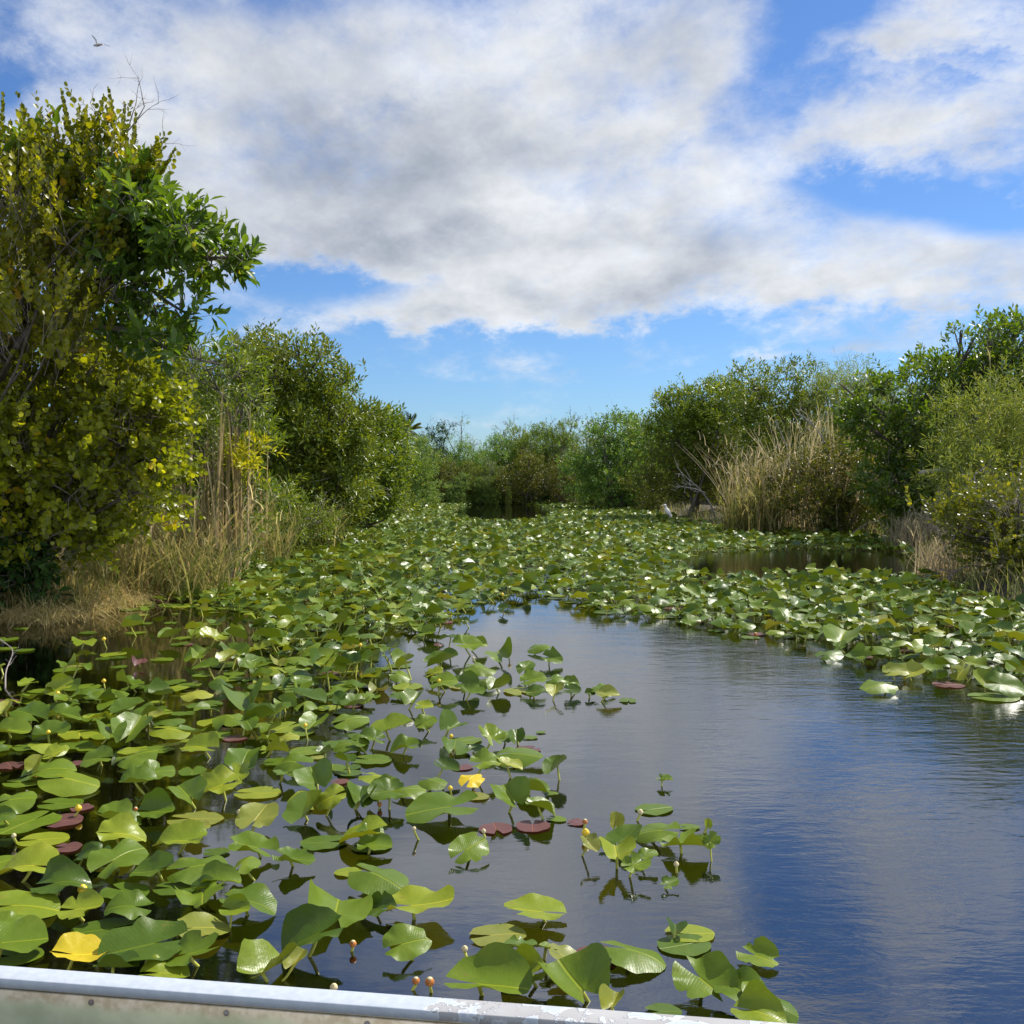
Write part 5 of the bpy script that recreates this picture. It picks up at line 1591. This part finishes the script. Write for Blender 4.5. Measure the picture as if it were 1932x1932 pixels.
# the thousands farther out
acc = Acc()
st = Acc()
gs = np.random.default_rng(4)
for k in order[N_THINGS:]:
    p = PADS[k]
    far_ = p['c'][1] > 16
    w, f, uv = pad_world(p, gs, 2 if far_ else 4, 13 if far_ else 20)
    acc.add(w, f, p['rnd'], uv)
    if p['shape'] != 'f' and p['c'][1] < 26:
        sp = stalk_pts(w[0] - [0, 0, .004], gs, 5)
        tube(st, sp, 0.0065, 4, cap=False)
tag(acc.obj('lily_pads', M['pad'], smooth=True), kind='stuff')
tag(st.obj('lily_stalks', M['stalk'], smooth=True), kind='stuff')
print('pads', len(PADS))

# ------------------------------------------------------------------ yellow pond lily flowers
FL = [(5, 370, 915, .05, 'y', 'round yellow lily bud beside the dark red floating pad', 1.2), (5, 390, 1300, .04, 'y', 'fat yellow lily flower above a crumpled yellowish pad near the rim', 1.35), (5, 65, 1040, .05, 'c', 'pale bud bent over on a hooked stalk at the frame side of the left bed', .8),
      (5, 272, 375, .10, 'y', 'yellow lily flower over the sparse water at the left', 1.0), (5, 490, 118, .12, 'y', 'yellow lily flower standing before the reflection of the straw bank', .9), (5, 490, 315, .1, 'y', 'yellow lily bud between pads of the left bed below the sparse water', .9),
      (5, 228, 555, .12, 'y', 'yellow bud on a straight stalk in the left bed near the frame side', .9), (5, 1700, 145, .18, 'y', 'small yellow bud on a tall thin stalk standing in the upper pool', .8), (5, 1440, 522, .12, 'y', 'pale yellow bud left of the pad with a glaring sheen', .9),
      (5, 1128, 930, .04, 'c', 'withered cream bud beside the pad showing its brown underside', .9), (5, 160, 690, .05, 'y', 'open yellow flower with drooping petals and long straw stalks at the left frame side', 1.1), (5, 640, 915, .03, 'r', 'red and yellow bud on the black gap in the left bed', .8),
      (5, 1415, 62, .12, 'y', 'tiny yellow flower far out in the left bed', .9), (5, 1665, 1550, .03, 'r', 'small red bud floating beside the shaded bluish pad', .9), (5, 1395, 1470, .04, 'c', 'brown withered bud beside the stalk of the shield shaped pad', .9), (5, 1575, 1755, .03, 'c', 'withered bud lying at the boat rim', .9),
      (6, 435, 635, .12, 'y', 'yellow bud in the upper clump beside the pool', .9), (6, 500, 930, .08, 'y', 'yellow bud on the middle clump beside the hanging withered leaf', .9), (6, 495, 1210, .07, 'y', 'yellow bud beside the domed lemon yellow leaf', .9), (6, 440, 495, .10, 'c', 'cream bud on top of the upper clump', .9),
      (6, 815, 465, .10, 'y', 'yellow bud between folded pads at the top of the upper clump', .8), (6, 300, 262, .12, 'y', 'yellow bud at the tip of the far bed above the pool', .9), (6, 230, 215, .12, 'y', 'cream and yellow flower at the tip of the far bed', .9), (6, 620, 510, .14, 'c', 'tiny white bud on a thin stalk over the upper pool', .6),
      (6, 775, 170, .10, 'y', 'orange yellow flower in the far bed at the top of the pool', 1.0), (6, 1225, 1455, .03, 'y', 'big yellow flower over a dark folded leaf in the pool', 1.3), (6, 1222, 1390, .05, 'r', 'red tipped bud above the big yellow flower in the pool', .9), (6, 1520, 1340, .05, 'c', 'pale withered bud beside the long flat pad of the pool clump', 1.0),
      (6, 675, 1440, .03, 'c', 'small bud above the bright torn pad left of the purple pair', .8), (6, 300, 1425, .08, 'c', 'small brownish bud on a thin slanting stalk in the grey water', .7), (6, 115, 1296, .02, 'r', 'dark red bud half in the water below a folded pad', .9), (8, 260, 848, .05, 'c', 'tan bud on a thin green stalk over the black water', .8),
      (8, 95, 1008, .04, 'r', 'red and yellow bud on a curved stalk by the boat rim', 1.1), (8, 30, 1000, .03, 'r', 'yellow and red bud lying left of the curved stalk by the rim', .9), (8, 520, 885, .05, 'c', 'cream seed pod on a thick yellow stalk above the big folded pad', 1.3), (8, 935, 1055, .05, 'c', 'brown bud beside the pad folded like an open book', .9),
      (8, 1258, 450, .05, 'c', 'pale bud with a bent black stalk alone in the pool', .8), (7, 1290, 615, .02, 'y', 'pale yellow flower in the crumpled brown leaf on the right', .9), (7, 485, 385, .02, 'r', 'orange bud on a purplish pad at the front of the right bed', .9), (7, 740, 375, .08, 'y', 'pale yellow bud at the front of the right bed', .9)]


def bud_parts(g, s):
    """a globe of six overlapping sepals"""
    a = Acc()
    for k in range(6):
        az = k * math.pi / 3 + (0.2 if k % 2 else 0)
        n, m_ = 7, 5
        vs = []
        for i_ in range(n):
            u = i_ / (n - 1)
            pol = 2.7 - 2.05 * u
            rad = 0.019 * s * (1 + 0.06 * (k % 2)) * (1 - 0.1 * u)
            for j_ in range(m_):
                w = (j_ / (m_ - 1) - 0.5) * 1.5 * math.sin(0.35 + 2.3 * u)
                vs.append((rad * math.sin(pol) * math.cos(az + w), rad * math.sin(pol) * math.sin(az + w), rad * math.cos(pol) * 0.9 + 0.016 * s))
        f = [(i_ * m_ + j_, i_ * m_ + j_ + 1, (i_ + 1) * m_ + j_ + 1, (i_ + 1) * m_ + j_) for i_ in range(n - 1) for j_ in range(m_ - 1)]
        a.add(vs, [np.array(f)])
    d = Acc()
    pts = np.array([[0, 0, 0.004 * s], [0, 0, 0.02 * s], [0, 0, 0.030 * s]])
    tube(d, pts, np.array([0.006, 0.012, 0.011]) * s, 8)
    return a, d


for k, (cr_, x, y, z, c, lab, s) in enumerate(FL):
    vx, vy = conv(cr_, x, y)
    g = np.random.default_rng(500 + k)
    z *= 0.6
    p = ground(vx, vy, z + 0.012)
    p[2] = z
    s *= 0.72 * max(1.0, min(1.6, np.linalg.norm(p - [0, 0, CAM_H]) / 6.0))
    t = thing('pond_lily_flower', lab, 'flower', p, 0, 'yellow pond lily flowers')
    a, d = bud_parts(g, s)
    a.obj('sepals', M[{'y': 'flower', 'r': 'flower_red', 'c': 'flower_pale'}[c]], t, smooth=True)
    d.obj('flower_centre', M['flower_pale'] if c != 'y' else M['flower'], t, smooth=True)
    st_ = Acc()
    tube(st_, stalk_pts(p, g) - p, 0.0052, 6)
    st_.obj('stalk', M['stalk'], t, smooth=True)

# ------------------------------------------------------------------ the boat the view is taken from
zr = 0.52
PA = ground(-700, 1764, zr)
PB = ground(2600, 2012, zr)
PA, PB = (ground(0, 1820.5, zr), ground(1480, 1929, zr))
ed = nrm(PB - PA)                      # along the bow rim
inn = np.array([ed[1], -ed[0], 0.0])   # towards the viewer
if inn[1] > 0:
    inn = -inn
org = PA - ed * 0.9                    # outer corner of the rim, left
LEN = 3.1
DEEP = 4.4
t = thing('boat', 'metal boat with peeling pale blue rim and olive inside, its bow edge along the bottom', 'boat', (org[0], org[1], 0), math.atan2(ed[1], ed[0]))


def box(acc, x0, x1, y0, y1, z0, z1, bev=0.0):
    if bev:
        xs_ = [(x0, 0), (x1, 0)]
        prof = [(y0, z0), (y1, z0), (y1, z1 - bev), (y1 - bev * .3, z1 - bev * .3), (y1 - bev, z1), (y0 + bev, z1), (y0 + bev * .3, z1 - bev * .3), (y0, z1 - bev)]
        n = len(prof)
        nseg = 60
        vs = []
        for x in np.linspace(x0, x1, nseg):
            vs += [(x, y, z) for y, z in prof]
        f = [(i * n + j, i * n + (j + 1) % n, (i + 1) * n + (j + 1) % n, (i + 1) * n + j) for i in range(nseg - 1) for j in range(n)]
        acc.add(vs, [np.array(f), np.array([tuple(range(n))[::-1]]), np.array([tuple((nseg - 1) * n + j for j in range(n))])])
        return
    v = [(x, y, z) for x in (x0, x1) for y in (y0, y1) for z in (z0, z1)]
    acc.add(v, [np.array([(0, 1, 3, 2), (4, 6, 7, 5), (0, 4, 5, 1), (2, 3, 7, 6), (0, 2, 6, 4), (1, 5, 7, 3)])])


mr, nt, p, out = base_mat('peeling_blue_rim_paint')
tc = nt.new('ShaderNodeTexCoord')
spx = nt.new('ShaderNodeSeparateXYZ')
nt.l.new(tc.outputs['Object'], spx.inputs[0])
n1 = nt.noise(tc.outputs['Object'], 11, 6, 0.62, 0.6)
n2 = nt.noise(tc.outputs['Object'], 46, 4, 0.6)
n3 = nt.noise(tc.outputs['Object'], 5.0, 3, 0.5)
paint = nt.mix(nt.smooth(n2, 0.3, 0.7), (0.36, 0.40, 0.445), (0.42, 0.455, 0.50))
amount = nt.math('ADD', n1, nt.smooth(spx.outputs[0], 1.55, 2.15, -0.2, 0.05))
bare_ = nt.smooth(amount, 0.52, 0.54)
chip = nt.math('MULTIPLY', nt.smooth(amount, 0.485, 0.515), nt.math('SUBTRACT', 1.0, bare_))
c = nt.mix(chip, paint, (0.50, 0.52, 0.54))
c = nt.mix(bare_, c, nt.mix(nt.smooth(n3, .35, .65), (0.31, 0.30, 0.30), (0.37, 0.37, 0.37)))
c = nt.mix(nt.math('MULTIPLY', nt.smooth(n2, 0.66, 0.74), 0.5), c, (0.30, 0.26, 0.22))
nt.l.new(c, p.inputs['Base Color'])
p.inputs['Roughness'].default_value = 0.65
bp = nt.new('ShaderNodeBump')
bp.inputs['Distance'].default_value = 0.0015
nt.l.new(nt.math('SUBTRACT', nt.math('MULTIPLY', n2, 0.3), bare_), bp.inputs['Height'])
nt.l.new(bp.outputs[0], p.inputs['Normal'])

mh, nt, p, out = base_mat('olive_boat_paint')
tc = nt.new('ShaderNodeTexCoord')
spx = nt.new('ShaderNodeSeparateXYZ')
nt.l.new(tc.outputs['Object'], spx.inputs[0])
n1 = nt.noise(tc.outputs['Object'], 7, 6, 0.6)
n2 = nt.noise(tc.outputs['Object'], 40, 4, 0.6)
mpz = nt.new('ShaderNodeMapping')
mpz.inputs['Scale'].default_value = (14, 14, 1.5)
nt.l.new(tc.outputs['Object'], mpz.inputs[0])
streak = nt.noise(mpz.outputs[0], 1.0, 4, 0.6)
c = nt.mix(nt.smooth(n1, 0.3, 0.7), (0.27, 0.29, 0.17), (0.38, 0.39, 0.25))
c = nt.mix(nt.smooth(n2, 0.6, 0.75, 0, 0.35), c, (0.34, 0.36, 0.26))
stain = nt.math('MULTIPLY', nt.smooth(nt.math('ADD', spx.outputs[2], nt.math('MULTIPLY', streak, 0.05)), zr - 0.030, zr - 0.005), 0.75)
c = nt.mix(stain, c, nt.mix(nt.smooth(n2, 0.35, 0.65), (0.30, 0.22, 0.14), (0.48, 0.40, 0.31)))
nt.l.new(c, p.inputs['Base Color'])
p.inputs['Roughness'].default_value = 0.6
rail_w = 0.055
hull = Acc()
box(hull, 0.012, LEN, -0.030, -0.012, -0.10, zr - 0.021)                     # bow panel
box(hull, -0.0, 0.014, -DEEP, -0.031, -0.10, zr - 0.021)                        # side
box(hull, LEN - 0.014, LEN, -DEEP, -0.031, -0.10, zr - 0.021)
box(hull, 0.015, LEN - 0.015, -DEEP, -0.031, -0.08, -0.06)                    # floor
hull.obj('hull', mh, t)
rail = Acc()
box(rail, -0.005, LEN + .005, -rail_w, 0.0, zr - 0.020, zr, 0.0025)
box(rail, -0.005, rail_w, -DEEP, -rail_w - 0.002, zr - 0.020, zr - 0.001, 0.0025)
box(rail, LEN - rail_w, LEN + .005, -DEEP, -rail_w - 0.002, zr - 0.020, zr - 0.001, 0.0025)
rail.obj('rim', mr, t)
liner = Acc()
box(liner, rail_w + .004, LEN - rail_w - .004, -rail_w - 0.004, -rail_w + 0.004, 0.02, zr - 0.0235)   # inner bow panel below the rim
liner.obj('inner_panel', mh, t)
for k in range(9):
    b = Acc()
    x = 0.25 + k * 0.30
    tube(b, [(x, -rail_w - 0.003, zr - 0.034), (x, -rail_w - 0.0075, zr - 0.034), (x, -rail_w - 0.009, zr - 0.034)], [0.006, 0.006, 0.003], 10)
    b.obj('bolt', M['twig'], t, smooth=True)


# ------------------------------------------------------------------ birds
def loft(acc, pts, rw, rh, sides=12):
    """one closed body along a spine with elliptical rings"""
    pts = np.asarray(pts, float)
    n = len(pts)
    pp = curve_pts(pts, n * 4)
    k = np.linspace(0, n - 1, n * 4)
    rw = np.interp(k, range(n), rw)
    rh = np.interp(k, range(n), rh)
    t_ = nrm(np.gradient(pp, axis=0))
    side = nrm(np.cross(t_, np.tile([0.0, 0, 1.0], (len(pp), 1)) + 1e-3))
    up = np.cross(side, t_)
    th = np.arange(sides) * 2 * math.pi / sides
    ring = pp[:, None] + side[:, None] * (np.cos(th)[None, :, None] * rw[:, None, None]) + up[:, None] * (np.sin(th)[None, :, None] * rh[:, None, None])
    i = np.arange(len(pp) - 1)[:, None] * sides
    j = np.arange(sides)[None]
    q = np.stack([i + j, i + (j + 1) % sides, i + sides + (j + 1) % sides, i + sides + j], -1).reshape(-1, 4)
    v = np.vstack([ring.reshape(-1, 3), pp[0], pp[-1]])
    m_ = len(pp) * sides
    jj = np.arange(sides)
    acc.add(v, [q, np.stack([np.full(sides, m_), (jj + 1) % sides, jj], 1), np.stack([np.full(sides, m_ + 1), m_ - sides + jj, m_ - sides + (jj + 1) % sides], 1)])


def heron():
    Y = 33.6
    foot = at(1258, 984, Y)
    foot[2] = max(land_z(foot[0], Y), 0.0) + 0.0
    head_z = at(1254, 951, Y)[2]
    H = max(head_z - foot[2], 0.45)
    s = H / 0.60
    t = thing('heron', 'small white heron standing hunched at the water edge under the dark olive bush', 'bird', foot, R(12))
    a = Acc()
    P = np.array([(0.17, 0, .16), (0.12, 0, .22), (0.05, 0, .33), (-0.01, 0, .42), (-0.045, 0, .48), (-0.03, 0, .535), (-0.055, 0, .57), (-0.10, 0, .565), (-0.135, 0, .555), (-0.20, 0, .54)]) * s
    loft(a, P, np.array([.006, .035, .062, .055, .034, .026, .032, .022, .010, .002]) * s, np.array([.006, .03, .075, .068, .04, .028, .030, .020, .009, .002]) * s)
    a.obj('body', M['white_feather'], t, smooth=True)
    for k in (-1, 1):
        g = Acc()
        tube(g, [np.array(q) * s for q in ((0.04, .022 * k, .30), (0.06, .025 * k, .17), (0.03, .028 * k, .10), (0.03, .03 * k, 0.0))], np.array([.012, .008, .007, .006]) * s, 6)
        for an in (-0.5, 0, 0.5, 3.1):
            tube(g, [np.array((0.03, .03 * k, 0.006)) * s, np.array((0.03 - .06 * math.cos(an), .03 * k + .06 * math.sin(an), 0.004)) * s], np.array([.005, .003]) * s, 5)
        g.obj('leg', M['dark_leg'], t, smooth=True)
    w = Acc()
    loft(w, np.array([(0.16, -.045, .17), (0.10, -.058, .26), (0.03, -.062, .36), (-0.01, -.05, .40)]) * s, np.array([.006, .016, .018, .006]) * s, np.array([.008, .04, .055, .02]) * s, 10)
    loft(w, np.array([(0.16, .045, .17), (0.10, .058, .26), (0.03, .062, .36), (-0.01, .05, .40)]) * s, np.array([.006, .016, .018, .006]) * s, np.array([.008, .04, .055, .02]) * s, 10)
    w.obj('folded_wings', M['white_feather'], t, smooth=True)


heron()


def flying_bird():
    Y = 48.0
    k = Y / FOC

    def V(px, py, dy=0.0):          # points of the bird: print pixels plus depth, relative to its centre
        return at(px, py, Y + dy) - c0
    c0 = at(184, 84, Y)
    t = thing('flying_bird', 'white and dark bird flying high over the olive bushes, one wing raised', 'bird', c0)
    q = lambda x, y: (150 * .966 + x / 1932 * 96.6, 50 * .966 + y / 1932 * 96.6)
    a = Acc()
    pts = [V(*q(620, 725), .25), V(*q(680, 745), .18), V(*q(760, 735), .08), V(*q(840, 715), -.02), V(*q(910, 710), -.10), V(*q(960, 705), -.2), V(*q(985, 728), -.3), V(*q(995, 745), -.36)]
    loft(a, pts, np.array([.02, .055, .085, .08, .05, .042, .03, .004]), np.array([.015, .04, .07, .065, .04, .042, .026, .004]))

    def wing(root, ctrl, chord):
        P = curve_pts([V(*q(*c[:2]), c[2]) for c in ctrl], 14)
        ch = np.interp(np.linspace(0, 1, 14), np.linspace(0, 1, len(chord)), chord)
        dirc = nrm(V(*q(620, 725), .25) - V(*q(910, 710), -.10))
        v, f = [], []
        for pnt, cc in zip(P, ch):
            for fr_, th in ((-.35, 0), (-.1, .012), (.3, .010), (.65, .002), (.3, -.006), (-.1, -.008)):
                v.append(pnt + dirc * fr_ * cc + np.array([0.2, -0.3, 1]) * th)
        n = 6
        f = [(i * n + j, i * n + (j + 1) % n, (i + 1) * n + (j + 1) % n, (i + 1) * n + j) for i in range(13) for j in range(n)]
        a.add(v, [np.array(f), np.array([tuple(range(n))]), np.array([tuple(13 * n + j for j in range(n))])])
    wing(0, [(770, 715, .08), (765, 620, .2), (720, 520, .32), (640, 430, .42), (560, 350, .5)], [.16, .17, .17, .14, .05])
    wing(1, [(830, 712, .02), (930, 685, -.25), (1030, 700, -.5), (1140, 745, -.7), (1245, 788, -.85)], [.15, .15, .14, .10, .03])
    o = a.obj('body', M['grey_feather'], t, smooth=True)
    lg = Acc()
    tube(lg, [V(*q(660, 755), .18), V(*q(640, 770), .28), V(*q(655, 782), .34)], [.012, .01, .008], 5)
    lg.obj('legs', M['dark_leg'], t)


flying_bird()
